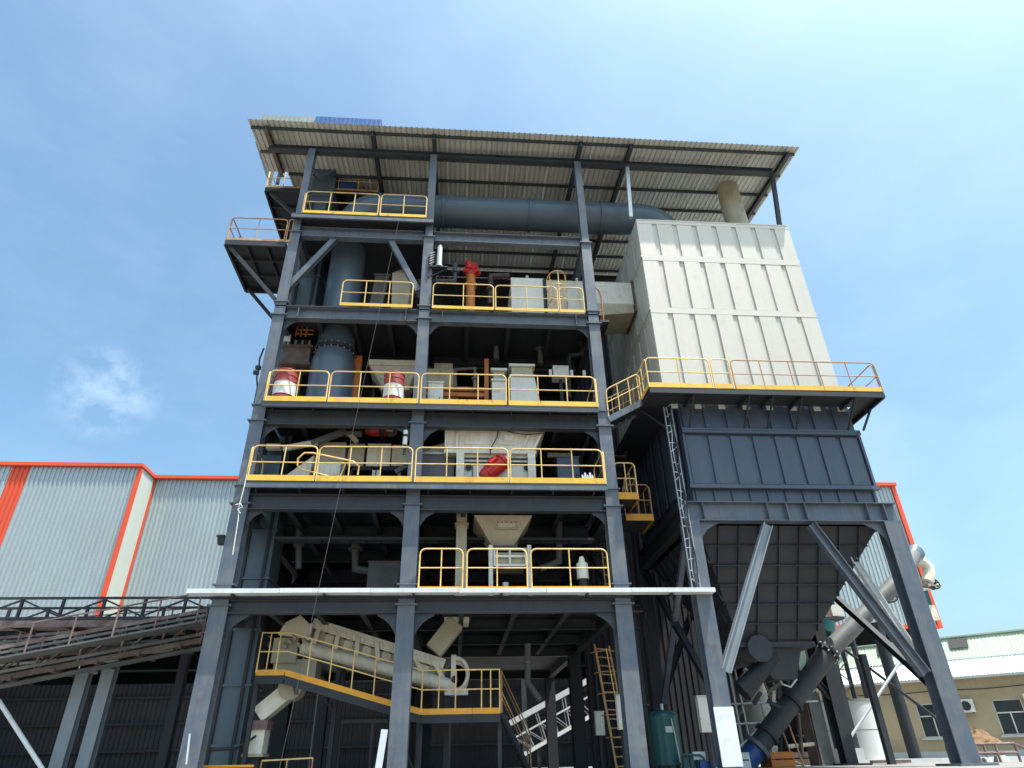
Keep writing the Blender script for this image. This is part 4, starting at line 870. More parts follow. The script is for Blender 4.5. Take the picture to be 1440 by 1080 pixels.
MB().frustum([(xa+.1,.9,8.68),(xb-.1,.9,8.68),(xb-.1,1.7,8.68),(xa+.1,1.7,8.68)], [(xa,.85,zt_),(xb,.85,zt_),(xb,1.75,zt_),(xa,1.75,zt_)]).build('bin_body', 'duct2', ge)
xa, xb = pspan(592, 640, 632, .85); bx(xa, xb, .8, 1.8, zt_, zt_+.06).build('rim', 'galv', ge)
MB().frustum([(xa+.05,.9,zt_+.06),(xb-.1,.9,zt_+.06),(xb-.1,1.5,zt_+.06),(xa+.05,1.5,zt_+.06)], [(xa+.05,1.2,zt_+.35),(xb-.1,.9,zt_+.55),(xb-.1,1.5,zt_+.55),(xa+.05,1.5,zt_+.35)]).build('lid', 'beige', ge)

# ================================================================== ground level of the tower
cv = thing('inclined_conveyor', 'beige tube framed conveyor sloping down to the right under the tower', 'conveyor', (-2.4, 2.2, 2.5))
Y = 2.0
TL, TR, UL, UR_ = at(425,910,Y), at(640,966,Y), at(440,876,Y), at(625,934,Y)
MB().tube(TL, TR, .18, n=18).build('tube_frame', 'cream', cv); MB().tube(TL+V(0,.9,0), TR+V(0,.9,0), .16, n=18).build('tube_frame', 'beige', cv)
MB().channel(UL, UR_, .08, .26).build('side_channel', 'cream', cv); MB().channel(UL+V(0,.9,0), UR_+V(0,.9,0), .08, .15).build('side_channel', 'beige', cv)
for k in range(7):
    t = .06+k*.143; a = lerp(UL, UR_, t); b_ = lerp(TL, TR, t+.01)
    MB().bar(a+V(0,-.03,0), b_+V(0,-.03,.1), .12, .09, (0,1,0)).build('upright', 'cream', cv)
for k in range(14):
    t = .04+k*.07; a = lerp(UL, UR_, t)+V(0,0,-.1); MB().tube(a+V(0,.05,0), a+V(0,.85,0), .07, n=10).build('idler_roller', 'black', cv); bx(a.x-.03, a.x+.03, Y-.08, Y+.0, a.z-.02, a.z+.13).build('idler_clip', 'cwhite', cv)
MB().bar(UL+V(0,.45,-.1), UR_+V(0,.45,-.1), .7, .03).build('belt', 'belt', cv)
q = at(402, 880, Y); q2 = at(435, 905, Y)
hb0, hb1 = pspan(392, 436, 890, Y-.05); zt_ = pz(415, 866, Y); zb_ = pz(410, 893, Y)
MB().poly([V(hb0,Y-.1,zb_), V(hb1-.05,Y-.1,zb_-.12), V(hb1,Y-.1,zt_-.28), V(hb0+.55,Y-.1,zt_), V(hb0+.15,Y-.1,zt_-.2)], (0,1.1,0)).build('head_box', 'cream', cv)
MB().poly([V(hb1-.06,Y-.14,zb_-.16), V(hb1+.02,Y-.14,zb_-.16), V(hb1+.06,Y-.14,zt_-.24), V(hb1-.02,Y-.14,zt_-.24)], (0,1.2,0)).build('head_flange', 'cwhite', cv)
c0, c1 = pspan(383, 418, 915, Y); zc0 = pz(400, 897, Y); zc1 = pz(400, 932, Y)
bx(c0, c1, Y-.02, Y+.9, zc1, zc0).build('head_chute', 'beige', cv); c0b, c1b = pspan(385, 440, 925, Y); bx(c0b, c1b+.1, Y+.1, Y+.9, zc1-.4, zc1+.1).build('lower_chute', 'beige', cv)
for k in range(6): q = at(398+k*7, 905-(k % 3)*6, Y-.1); MB().tube(q, q+V(.12,-.02,-.12), .05, n=8).build('gear_case', 'beige', cv)
MB().bar(UL+V(0,.45,-.33), UR_+V(0,.45,-.33), .7, .42).build('trough_body', 'beige', cv)
for k in range(6): t = .13+k*.143; a = lerp(UL, UR_, t)+V(0,.08,-.33); MB().bar(a-V(.12,0,-.035), a+V(.12,0,-.035), .02, .3).build('side_hatch', 'cream', cv)
# round return end
q = at(641, 948, Y); rr = .42
MB().path([q+V(rr*math.sin(a)*.8, -.05, rr*math.cos(a)) for a in [math.pi*k/10 for k in range(11)]], .06, 8).build('end_hoop', 'cream', cv)
MB().path([q+V(rr*math.sin(a)*.8, .95, rr*math.cos(a)) for a in [math.pi*k/10 for k in range(11)]], .06, 8).build('end_hoop', 'cream', cv)
MB().poly([q+V(0,-.02,-rr)]+[q+V(rr*math.sin(a)*.8, -.02, rr*math.cos(a)) for a in [math.pi*k/10 for k in range(10,-1,-1)]], (0,.06,0)).build('end_plate', 'beige', cv)
for a in (): MB().bar(q+V(0,-.05,0), q+V(rr*math.sin(a)*.8, -.05, rr*math.cos(a)), .05, .05).build('end_spoke', 'cream', cv)
bx(q.x-.14, q.x+.0, Y-.1, Y+.95, q.z-.5, q.z+.5).build('end_post', 'cream', cv); MB().tube(q+V(0,-.02,-.05), q+V(0,.9,-.05), .3, n=18).build('tail_drum', 'belt', cv)
bx(q.x-.3, q.x+.35, Y-.12, Y-.02, q.z-.55, q.z-.4).build('take_up', 'cream', cv); MB().tube(q+V(-.02,-.16,-.15), q+V(-.02,-.05,-.15), .1, n=12).build('bearing', 'black', cv)
for k in (.25, .6, .95):
    a = lerp(TL, TR, k)
    for dy in (0, .9): bx(a.x-.06, a.x+.06, Y+dy-.06, Y+dy+.06, ZP, a.z-.1).build('leg', 'dark', cv)
# walkway with orange edge
wk = thing('conveyor_walkway', 'orange edged catwalk sloping along the beige conveyor', 'walkway', (-2, 1.2, 2.6))
WPX = [(360,946),(401,942),(556,991),(592,1001),(664,998),(703,1001)]
Y = 1.0; WP_ = [at(a, b_, Y) for a, b_ in WPX]
for k in (3, 4, 5): WP_[k].z = WP_[3].z
WP_[1].z = WP_[0].z
for a, b_ in zip(WP_[:-1], WP_[1:]):
    u = (b_-a).normalized(); e = b_+u*.01
    MB().bar(a+V(0,.0,.0), e, .03, .14).build('orange_edge', 'orange', wk); MB().channel(a+V(0,.03,-.17), e+V(0,.03,-.17), .08, .2).build('side_channel', 'dark', wk)
    MB().bar(a+V(0,.42,-.1), e+V(0,.42,-.1), .72, .03).build('deck_plate', 'dark', wk)
for k in (0, 3, 5): q = WP_[k]; bx(q.x-.05, q.x+.05, Y+.2, Y+.3, ZP, q.z-.27).build('leg', 'dark', wk)
def cat_rail(pts, ks, label, m):
    t = thing('catwalk_railing', label, 'railing', pts[0], 'catwalk railings')
    H = V(0,0,1.0); MB().path([pts[0]]+[p+H for p in pts]+[pts[-1]], .022, 8).build('top_rail', m, t); MB().path([p+H*.52 for p in pts], .018, 6).build('mid_rail', m, t)
    for a, b_, n in ks:
        for i in range(1, n+1): q = lerp(a, b_, i/(n+1) if n > 1 or (b_-a).length < 1.5 else .5); MB().tube(q, q+H, .018, n=6).build('post', m, t)
cat_rail(WP_[:4], [(WP_[0],WP_[1],2), (WP_[1],WP_[2],4), (WP_[2],WP_[3],1)], 'pale sloping railing of the orange edged catwalk', 'yellow')
cat_rail(WP_[3:], [(WP_[3],WP_[4],2), (WP_[4],WP_[5],2)], 'level railing at the right end of the orange edged catwalk', 'yellow')
# stair down from the catwalk
cs = thing('catwalk_stair', 'steep rusty stair going down from the right end of the catwalk', 'stair', (1.6, 1.4, ZP))
a = WP_[5]+V(.05,0,-.05); b_ = V(a.x+.85, 2.2, ZP)
for dy in (0, .7): MB().bar(a+V(0,dy,0), b_+V(0,dy,0), .05, .16).build('stringer', 'dark', cs)
for i in range(7): c = lerp(a, b_, (i+.5)/7); bx(c.x-.1, c.x+.1, c.y+.03, c.y+.67, c.z-.01, c.z+.02).build('tread', 'rust', cs)
for dy in (-.02, .72): MB().path([a+V(0,dy,0), a+V(0,dy,1), b_+V(0,dy,1), b_+V(0,dy,0)], .02, 6).build('handrail', 'rustrail', cs); MB().tube(a+V(0,dy,.5), b_+V(0,dy,.5), .016, n=6).build('mid_rail', 'rustrail', cs)
# chute from above to the conveyor
ch = thing('inclined_chute', 'beige square chute slanting down onto the conveyor from the ceiling', 'chute', (-.3, 2.2, 4.4))
p0 = at(641, 876, 1.9); p1 = at(610, 916, 1.9)
MB().bar(p0, p1, .5, .55, (0,1,0)).build('body', 'beige', ch); bx(p0.x-.4, p0.x+.45, 1.6, 2.5, p0.z+.12, p0.z+.26).build('top_flange', 'black', ch); bx(p0.x-.33, p0.x+.38, 1.65, 2.45, p0.z-.02, p0.z+.12).build('neck', 'cwhite', ch)
# low discharge chute left
lc = thing('discharge_chute', 'beige bent chute with round head at the lower left under the catwalk', 'chute', (-5.2, 1.9, ZP))
c = at(408, 966, 1.5); e = at(358, 1008, 1.5)
MB().tube((c.x,1.5,c.z), (c.x,2.1,c.z), .32, n=24).build('round_head', 'beige', lc); MB().bar(c+V(-.05,.3,-.05), e+V(.05,.3,.05), .42, .5, (0,1,0)).build('arm', 'cream', lc); MB().bar(c+V(.05,-.01,.2), c+V(.2,-.01,-.2), .1, .02, (0,1,0)).build('strap', 'duct2', lc)
f0, f1 = pspan(346, 370, 1040, 1.5); z0 = pz(358, 1060, 1.5); z1 = pz(358, 1026, 1.5)
bx(f0, f1, 1.55, 2.1, z0, z1).build('lower_leg', 'cream', lc); bx(f0-.03, f1+.05, 1.5, 2.15, z1, z1+.22).build('joint', 'maroon', lc); bx(f0-.05, f1+.05, 1.5, 2.15, z0-.07, z0).build('bottom_flange', 'beige', lc); bx(f0+.05, f1-.05, 1.6, 2.05, ZP, z0-.07).build('foot', 'dark', lc)
MB().path([V(f0-.9,1.45,z0+.1), V(f0-.2,1.45,z0+.12), V(f0+.1,1.45,z0+.3), V(f0+.25,1.45,z0+.4)], .03, 6).build('cable', 'black', lc)
# dark lattice behind
lf = thing('lattice_guard', 'dark lattice frame standing at the back under the catwalk', 'frame', (-2, 5, ZP))
for x in (-3.6, -2.6, -1.9, -1.2, -.2): bx(x-.04, x+.04, 5, 5.08, ZP, 2.75).build('upright', 'duct2', lf)
bx(-3.7, -.1, 4.98, 5.1, 2.75, 2.85).build('top_bar', 'duct2', lf)
MB().bar((-2.6,5.04,ZP), (-1.9,5.04,2.75), .05, .05).build('diagonal', 'duct2', lf); MB().bar((-1.9,5.04,2.75), (-1.2,5.04,ZP), .05, .05).build('diagonal', 'duct2', lf); MB().bar((-3.6,5.04,2.75), (-4.3,5.04,3.6), .05, .05).build('diagonal', 'duct2', lf)
lr = thing('low_rail', 'low pale rail at the bottom edge beside the left column', 'railing', at(385, 1076, 1.0))
q0, q1 = at(368, 1070, 1.), at(440, 1066, 1.); MB().tube(q0, q1, .02, n=6).build('rail', 'yellow', lr)
for k in (0, .5, 1): q = lerp(q0, q1, k); MB().tube((q.x,q.y,ZP), q, .02, n=6).build('post', 'rustrail', lr)
ob = thing('orange_beam', 'short orange bar near the ground at the left column foot', 'beam', at(315, 1080, .8))
q0, q1 = at(282, 1078, .8), at(357, 1077, .8); MB().bar(q0, q1, .06, .05).build('bar', 'orange', ob); bx(q1.x-.05, q1.x, .78, .84, ZP, q1.z-.03).build('post', 'dark', ob)
# leaning planks
for (x0,y0), (x1,y1), lab in (((262,1075),(267,1032),'thin white plank leaning on the left front column'), ((532,1082),(541,1026),'pale steel strip leaning left of the middle column')):
    p = at(x0, y0, -.25); q = at(x1, y1, -.06)
    t = MB().bar(p, q, .035 if x0 < 300 else .16, .03, (0,1,0)).build('leaning_plank', 'galv'); t['label'] = lab; t['category'] = 'plank'
# far conveyor with bright rails
fc = thing('far_conveyor', 'pale lattice conveyor rising to the right far back under the tower', 'conveyor', (5, 19.5, ZP))
Y = 19.0; A0, A1 = at(715,1018,Y), at(850,944,Y); B0, B1 = at(735,1062,Y), at(850,996,Y)
for dy in (0, 1.0):
    MB().channel(A0+V(0,dy,0), A1+V(0,dy,0), .1, .26).build('upper_rail', 'whitepaint', fc); MB().bar(B0+V(0,dy,0), B1+V(0,dy,0), .1, .16).build('lower_rail', 'whitepaint', fc)
    M0, M1 = lerp(A0, B0, .45), lerp(A1, B1, .45); MB().bar(M0+V(0,dy,0), M1+V(0,dy,0), .06, .08).build('mid_rail', 'whitepaint', fc)
    for k in range(8): MB().bar(lerp(A0, A1, k/7)+V(0,dy,-.12), lerp(B0, B1, k/7)+V(0,dy,0), .05, .05).build('post', 'galv', fc)
    for k in range(7): MB().bar(lerp(M0, M1, k/7)+V(0,dy,0), lerp(B0, B1, (k+1)/7)+V(0,dy,0), .04, .04).build('diagonal', 'galv', fc)
MB().bar(lerp(A0,B0,.2)+V(0,.5,0), lerp(A1,B1,.2)+V(0,.5,0), .8, .03).build('belt', 'belt', fc)
for k in (.2, .7): q = lerp(B0, B1, k); bx(q.x-.08, q.x+.08, Y+.4, Y+.55, ZP, q.z).build('leg', 'dark', fc)
# inclined cage ladder by right column
cl_ = thing('caged_ladder', 'long rusty caged ladder leaning behind the right front column', 'ladder', at(860, 1080, 3))
a0, a1 = at(868,1085,2.4), at(836,906,2.4); w_ = V(.5, .3, 0)
for o in (V(0,0,0), w_): MB().tube(a0+o, a1+o, .03, n=6).build('side_rail', 'rustrail', cl_)
for i in range(14): q = lerp(a0, a1, (i+.5)/14); MB().tube(q, q+w_, .018, n=6).build('rung', 'rustrail', cl_)
for i in range(5):
    q = lerp(a0, a1, .25+i*.17)+w_*.5; MB().path([q+V(.38*math.cos(a), -.5*math.sin(a), 0) for a in [math.pi*k/8 for k in range(9)]], .016, 6).build('hoop', 'rustrail', cl_)
for k in (2, 4, 6): a = math.pi*k/8; o = V(.38*math.cos(a), -.5*math.sin(a), 0)+w_*.5; MB().tube(lerp(a0,a1,.25)+o, lerp(a0,a1,.95)+o, .014, n=6).build('strap', 'yellow' if k == 4 else 'rustrail', cl_)
# white tubes
for px0, px1, py0, py1, Y, lab in ((869,880,978,1026,1.0,'white upright sleeve behind the right front column'), (838,850,1002,1034,4.0,'dull pale sleeve left of the caged ladder'), (984,1000,980,1030,1.6,'pale upright sleeve left of the collector leg with the white foot')):
    xa, xb = pspan(px0, px1, (py0+py1)/2, Y); t = thing('white_sleeve', lab, 'duct', ((xa+xb)/2, Y, pz(px0, py1, Y)), 'white sleeves')
    bx(xa, xb, Y, Y+.22, pz(px0, py1, Y), pz(px0, py0, Y)).build('sleeve', 'cwhite', t); bx(xa-.02, xb+.02, Y-.02, Y+.24, pz(px0, py0, Y), pz(px0, py0, Y)+.04).build('cap', 'galv', t)
    xm = (xa+xb)/2; bx(xm-.04, xm+.04, Y+.08, Y+.16, ZP, pz(px0, py1, Y)).build('stand', 'dark', t); MB().tube((xm, Y+.1, pz(px0, py0, Y)+.04), (xm, Y+.1, 5.4), .03, n=6).build('drop_pipe', 'dark', t)
# green tank with blue unit
tk = thing('air_tank', 'dark teal air receiver tank standing left of the collector leg', 'tank', (6.15, 3, ZP))
xa, xb = pspan(915, 955, 1030, 2.6); X = (xa+xb)/2; r = (xb-xa)/2; zt_ = pz(935, 1006, 2.6)
MB().tube((X,2.6,ZP+.15), (X,2.6,zt_-.02), r, n=28).build('shell', 'tank', tk)
MB().path([(X,2.6,zt_-.02+k[1]) for k in ((0,0),(0,.08),(0,.14),(0,.17))], [r, r*.9, r*.6, r*.05], 28).build('dome', 'tank', tk)
MB().tube((X,2.6,zt_+.13), (X,2.6,zt_+.3), .05, n=8).build('relief_valve', 'galv', tk); bx(X-.1, X+.1, 2.6-r-.03, 2.6-r+.05, zt_-.45, zt_-.3).build('name_plate', 'galv', tk)
for a in (.5, 2.6, 4.7): bx(X+r*.8*math.cos(a)-.04, X+r*.8*math.cos(a)+.04, 2.6+r*.8*math.sin(a)-.04, 2.6+r*.8*math.sin(a)+.04, ZP, ZP+.3).build('leg', 'tank', tk)
MB().path([(X+.1,2.58-r,zt_-.1),(X+.15,2.55-r,zt_-.6),(X+.2,2.55-r,ZP+.2)], .02, 6).build('drain_hose', 'galv', tk)
bu = thing('blue_pump_unit', 'small blue and teal pump unit right of the air tank', 'pump', (7.2, 2, ZP))
xa, xb = pspan(958, 985, 1072, 2.); z1 = pz(970, 1064, 2.)
for k in range(3): x = xa+.1+k*.2; MB().tube((x,2.,ZP), (x,2.,z1), .08, n=12).build('cylinder', 'tank', bu)
xa, xb = pspan(985, 1006, 1076, 1.8); bx(xa, xb, 1.8, 2.2, ZP, pz(995, 1070, 1.8)).build('motor', 'bluepaint', bu)
xa, xb = pspan(975, 992, 1062, 1.9); bx(xa, xb, 1.9, 2.0, pz(985, 1068, 1.9), pz(985, 1057, 1.9)).build('gauge_panel', 'whitepaint', bu)
MB().path([at(960,1064,1.85), at(962,1061,1.85), at(985,1062,1.85), at(990,1066,1.85), at(990,1072,1.85)], .03, 6).build('pipe', 'tank', bu)
# dark upright pipes in the gap
for px, Y, r_, lab in ((905, 3.5, .12, 'dark upright pipe just right of the right front column'), (921, 5.5, .09, 'thinner dark upright pipe in the gap left of the collector leg')):
    x = at(px, 1000, Y).x; t = thing('riser_pipe', lab, 'pipe', (x, Y, ZP), 'riser pipes'); MB().tube((x,Y,ZP), (x,Y,9.5), r_, n=14).build('pipe', 'dark', t)
    for z in (3, 5.2, 7.4): MB().tube((x,Y,z), (x,Y,z+.06), r_*1.5, n=14).build('flange', 'dark', t)
# ropes
rp_ = MB().path([lerp(at(562,305,-.45), at(392,1085,-.45), k/12)+V(0,-.1*math.sin(math.pi*k/12),-.25*math.sin(math.pi*k/12)) for k in range(13)], .006, 6).build('hanging_rope', 'rope'); rp_['label'] = 'thin dark rope hanging from the top deck down to the lower left'; rp_['category'] = 'rope'
wr = MB().path([at(347,668,-.3), at(342,690,-.32), at(336,712,-.3), at(335,730,-.3), at(327,780,-.3)], .012, 6).build('white_rope', 'white_rope'); wr['label'] = 'white rope knotted round the left column below the red motor deck'; wr['category'] = 'rope'
kn = MB().path([at(331,710,-.3), at(338,708,-.34), at(341,713,-.3), at(334,716,-.34), at(338,722,-.3)], .016, 6).build('knot', 'white_rope', wr)
cbn = thing('column_cable', 'black cable and small fittings clinging to the outside of the left column', 'cable', at(362, 540, .2))
MB().path([at(371,490,.25), at(365,505,.25), at(364,520,.25), at(361,530,.25), at(362,545,.25), at(357,570,.25)], .03, 6).build('cable', 'black', cbn)
for p in ((364,517),(361,524)): q = at(*p, .25); bx(q.x-.1, q.x+.06, .2, .3, q.z-.06, q.z+.06).build('clip', 'black', cbn)
lb = thing('lamp_bracket', 'dark lamp bracket on the outer side of the left column above the white strip', 'lamp', at(310, 755, .1))
q = at(311, 755, .1); bx(q.x-.12, q.x+.1, .05, .3, q.z+.0, q.z+.05).build('hood', 'dark', lb); MB().frustum([(q.x-.06,.1,q.z-.2),(q.x+.1,.1,q.z-.2),(q.x+.1,.25,q.z-.2),(q.x-.06,.25,q.z-.2)], [(q.x-.1,.08,q.z),(q.x+.1,.08,q.z),(q.x+.1,.27,q.z),(q.x-.1,.27,q.z)]).build('housing', 'black', lb)

# ================================================================== LEFT: truss bridge and belt conveyors
tb = thing('truss_bridge', 'dark level truss walkway with diagonal bars left of the tower', 'bridge', (-11, 5, 5.6))
Y = 4.0; ztop = 6.36; zbot = 5.74; X0, X1 = -16.5, -6.9
for dy in (0, 1.5):
    yy = Y+dy
    MB().bar((X0,yy,ztop), (X1,yy,ztop), .07, .07).build('top_chord', 'dark', tb); MB().bar((X0,yy,zbot), (X1,yy,zbot), .08, .10).build('bottom_chord', 'dark', tb); MB().bar((X0,yy,zbot+.32), (X1,yy,zbot+.32), .04, .04).build('mid_rail', 'dark', tb)
    sp = 1.24
    for i in range(8):
        x = X0+.35+sp*i; bx(x-.04, x+.04, yy-.04, yy+.04, zbot+.05, ztop-.03).build('post', 'dark', tb)
        if i < 7: 
            s_ = i % 2; MB().bar((x, yy, zbot+.06 if s_ else ztop-.05), (x+sp, yy, ztop-.05 if s_ else zbot+.06), .05, .05).build('diagonal', 'dark', tb)
bx(X0, X1, Y+.05, Y+1.45, zbot-.1, zbot-.05).build('deck_plate', 'maroon', tb); bx(X0, X1, Y-.06, Y-.0, zbot-.26, zbot-.06).build('edge_plate', 'maroon', tb)
for i in range(6): x = X0+1+1.6*i; bx(x-.06, x+.06, Y-.05, Y+1.5, zbot-.24, zbot-.1).build('joist', 'rust', tb)
bx(X1-.9, X1-.1, Y-.1, Y+.6, ztop-.35, ztop+.1).build('drive_unit', 'rust', tb)
for x in (-15.8, -8.6): bx(x-.12, x+.12, Y+.6, Y+.85, ZP, zbot-.25).build('leg', 'dark', tb)
def belt_conveyor(L0, R0, Y, h, wd_, label):
    t = thing('belt_conveyor', label, 'conveyor', ((L0+R0)/2).to_tuple()[:2]+(min(L0.z, R0.z)-.3,), 'rusty belt conveyors on the left')
    d = R0-L0; n = int(d.length/1.1)
    for dy in (0, wd_):
        o = V(0, dy, 0)
        MB().bar(L0+o, R0+o, .08, .10).build('upper_chord', 'maroon', t); MB().bar(L0+o+V(0,0,-h), R0+o+V(0,0,-h), .08, .14).build('lower_chord', 'rust', t)
        for k in range(n+1):
            q = lerp(L0, R0, k/n)+o; MB().bar(q, q+V(0,0,-h), .05, .05).build('post', 'maroon', t)
            if k < n: 
                q2 = lerp(L0, R0, (k+1)/n)+o; MB().bar(q+V(0,0,-h), q2, .035, .035).build('diagonal', 'rust', t)
    MB().bar(L0+V(0,wd_/2,.02), R0+V(0,wd_/2,.02), wd_*.8, .04).build('belt', 'belt', t)
    MB().bar(L0+V(0,wd_/2,-h*.75), R0+V(0,wd_/2,-h*.75), wd_*.8, .03).build('return_belt', 'belt', t)
    for k in range(n*2): q = lerp(L0, R0, (k+.5)/(n*2)); MB().tube(q+V(0,.06,-.1), q+V(0,wd_-.06,-.1), .06, n=8).build('idler_roller', 'galv' if k % 3 else 'rust', t)
    for k in range(n):
        q = lerp(L0, R0, (k+.5)/n)+V(0,0,-h-.07); MB().bar(q+V(0,-.1,0), q+V(0,wd_+.1,0), .08, .1).build('cross_bar', 'rust', t)
    for zo, hh, m_ in ((-.16, .07, 'duct2'), (-.30, .05, 'maroon'), (-h+.16, .08, 'duct2')):
        MB().bar(L0+V(0,-.07,zo), R0+V(0,-.07,zo), .04, hh).build('side_strip', m_, t)
    MB().bar(L0+V(0,-.45,-h*.55), R0+V(0,-.45,-h*.55), .6, .04).build('side_walkway', 'duct2', t)
    for k in range(n+1): q = lerp(L0, R0, k/n); MB().bar(q+V(0,-.72,-h*.55), q+V(0,-.72,.35), .035, .035).build('walkway_post', 'maroon', t)
    MB().bar(L0+V(0,-.72,.35), R0+V(0,-.72,.35), .04, .04).build('walkway_rail', 'maroon', t)
    MB().bar(L0+V(0,wd_/2,-h-.12), R0+V(0,wd_/2,-h-.12), wd_*.45, .03).build('drip_sheet', 'duct2', t)
    return t
b1 = belt_conveyor(at(-60, 922, 2.6), at(292, 858, 2.6), 2.6, .85, 1.0, 'rusty red belt conveyor rising towards the tower, nearer of the two')
b2 = belt_conveyor(at(-60, 902, 7.5), at(300, 873, 7.5), 7.5, .7, 1.0, 'dark belt conveyor crossing behind the nearer rusty one')
for (x0, y0, x1, y1), lab in (((115, 962, 78, 1084), 'pale steel column under the belt conveyor, left of the pair'), ((154, 948, 120, 1084), 'pale steel column under the belt conveyor, right of the pair')):
    a = at(x0, y0, 4.2); t = thing('conveyor_column', lab, 'column', (a.x, 4.2, ZP), 'columns under the belt conveyor')
    MB().ibeam((a.x,4.2,ZP), (a.x,4.2,a.z+.3), .36, .3, (0,1,0), .03, .025).build('shaft', 'palesteel', t); bx(a.x-.3, a.x+.3, 3.95, 4.45, ZP, ZP+.04).build('base_plate', 'galv', t); bx(a.x-.25, a.x+.25, 3.95, 4.45, a.z+.3, a.z+.36).build('cap_plate', 'galv', t)
t = thing('white_prop', 'white diagonal pipe prop at the far lower left', 'prop', at(60, 1085, 3))
MB().tube(at(-2, 985, 3.0), at(60, 1082, 3.0), .06, n=10).build('pipe', 'whitepaint', t); q = at(60, 1082, 3.); bx(q.x-.15, q.x+.15, 2.85, 3.15, ZP, ZP+.05).build('foot', 'galv', t)

# ================================================================== RIGHT SIDE
ip = thing('inclined_pipe', 'large inclined pipe, dark below and silver above, behind the collector legs', 'pipe', at(1075, 1045, 6))
Y = 4.6; A = at(1066,1050,Y); Bm = at(1166,915,Y); Cc = at(1268,812,Y)
MB().tube(A, Bm, .32, n=26).build('dark_section', 'hopper', ip); MB().tube(Bm, Cc, .29, n=26).build('silver_section', 'duct2', ip)
u = (Bm-A).normalized()
for k in (.12, .45, .98): q = lerp(A, Bm, k); MB().tube(q-u*.05, q+u*.05, .39, n=26).build('flange', 'dark', ip)
for k in range(10):
    a = 2*math.pi*k/10; n1_ = u.orthogonal().normalized(); n2_ = u.cross(n1_); o = n1_*.36*math.cos(a)+n2_*.36*math.sin(a); q = lerp(A, Bm, .98)+o; MB().tube(q-u*.12, q+u*.12, .03, n=6).build('bolt', 'galv', ip)
MB().tube(A-u*.75, A, .31, n=24).build('blue_valve', 'bluepaint', ip); MB().tube(A-u*.1, A+u*.02, .42, n=24).build('flange', 'duct2', ip)
MB().tube(Cc, at(1284,782,Y+1.5), .29, .27, n=26, caps=False).build('upper_bend', 'duct2', ip); q = at(1284,782,Y+1.5); MB().tube(q, q+(q-Cc).normalized()*.35, .27, .36, n=26, caps=False).build('bell_mouth', 'duct', ip)
MB().path([at(1250,838,Y-.6)+V(.3*math.cos(a), 0, .2*math.sin(a)) for a in [math.pi*k/8 for k in range(8, 17)]], .04, 8).build('lifting_lug', 'dark', ip)
for x, z in ((1230, 4.6),): q = at(x, 960, Y+.2); bx(q.x-.1, q.x+.1, Y+.4, Y+.6, ZP, z).build('support', 'dark', ip)
# bent pale duct and green box beyond the right leg
bd = thing('bent_duct', 'pale bent duct with clutter of valves beyond the right collector leg', 'duct', at(1300, 850, 9))
Y = 9.0; MB().path([at(1270,790,Y), at(1284,787,Y), at(1297,790,Y), at(1305,798,Y), at(1307,808,Y), at(1304,818,Y)], .24, 14).build('duct', 'cream', bd)
for k, p in enumerate(((1296,822),(1304,824),(1312,822),(1290,828),(1300,830))): q = at(*p, Y); MB().tube(q+V(-.3,0,0), q+V(.35,.1,.06*(k-2)), .1, n=10).build('valve', 'rust' if k % 2 else 'cream', bd)
wheel(bd, at(1314, 821, Y), (0,-1,.2), .22, 'dark')
xa, xb = pspan(1288, 1308, 840, Y); bx(xa, xb, Y, Y+.6, pz(1300, 850, Y), pz(1300, 829, Y)).build('green_box', 'tank', bd); bx(xa+.2, xb+.1, Y, Y+.5, pz(1300, 872, Y), pz(1300, 851, Y)).build('neck', 'cream', bd)
q = at(1306, 870, Y); bx(q.x-.15, q.x+.15, Y, Y+.3, ZP, q.z).build('stand', 'dark', bd)
# clutter under the hopper: screw conveyor, valves
scw = thing('screw_conveyor', 'dark screw conveyor trough with round end plate under the hopper', 'conveyor', (9.4, 2.6, 2.6))
q = at(1068, 912, 2.0); MB().tube((q.x,2.0,q.z), (q.x,4.5,q.z), .33, n=24).build('trough', 'duct2', scw); MB().tube((q.x,1.93,q.z), (q.x,2.0,q.z), .38, n=24).build('end_plate', 'hopper', scw)
for k in range(8): a = k*math.pi/4; MB().tube((q.x+.36*math.cos(a),1.9,q.z+.36*math.sin(a)), (q.x+.36*math.cos(a),1.94,q.z+.36*math.sin(a)), .02, n=6).build('bolt', 'hopper', scw)
MB().tube(at(1045,975,2.6), at(1085,920,2.6), .26, n=18).build('feed_pipe', 'dark', scw); MB().tube(at(1040,968,2.5), at(1075,935,2.5), .2, n=16).build('spout', 'dark', scw)
for k in range(9):
    p = at(1078+random.uniform(-22, 30), 955+random.uniform(-20, 38), 3.2); MB().bar(p, p+V(random.uniform(-.6,.6), random.uniform(-.2,.2), random.uniform(-.5,.6)), .12, .1).build('link_arm', random.choice(['dark', 'galv', 'black', 'duct2']), scw)
bx(q.x-.05, q.x+.05, 4.2, 4.3, q.z+.3, q.z+1.0).build('hanger', 'dark', scw); bx(q.x-.05, q.x+.05, 2.6, 2.7, q.z+.3, q.z+.6).build('hanger', 'dark', scw)
MB().path([at(1090,945,3.), at(1100,962,3.), at(1112,966,3.), at(1120,955,3.), at(1116,945,3.)], .03, 6).build('white_hose', 'whitepaint', scw)
gp = thing('green_panel_chute', 'pale green slanted sheet hanging beside the hopper outlet', 'chute', at(1128, 900, 4.6))
MB().poly([at(1112,888,4.6), at(1124,880,4.6), at(1134,925,4.6), at(1132,945,4.6), at(1126,945,4.6)], (0,.1,0)).build('sheet', 'greenroof', gp); MB().bar(at(1124,880,4.6), at(1124,846,4.6), .06, .06).build('hanger', 'dark', gp)
wv = thing('walkway_valve_box', 'white and maroon box on a small shelf right of the hopper', 'box', at(1165, 870, 8))
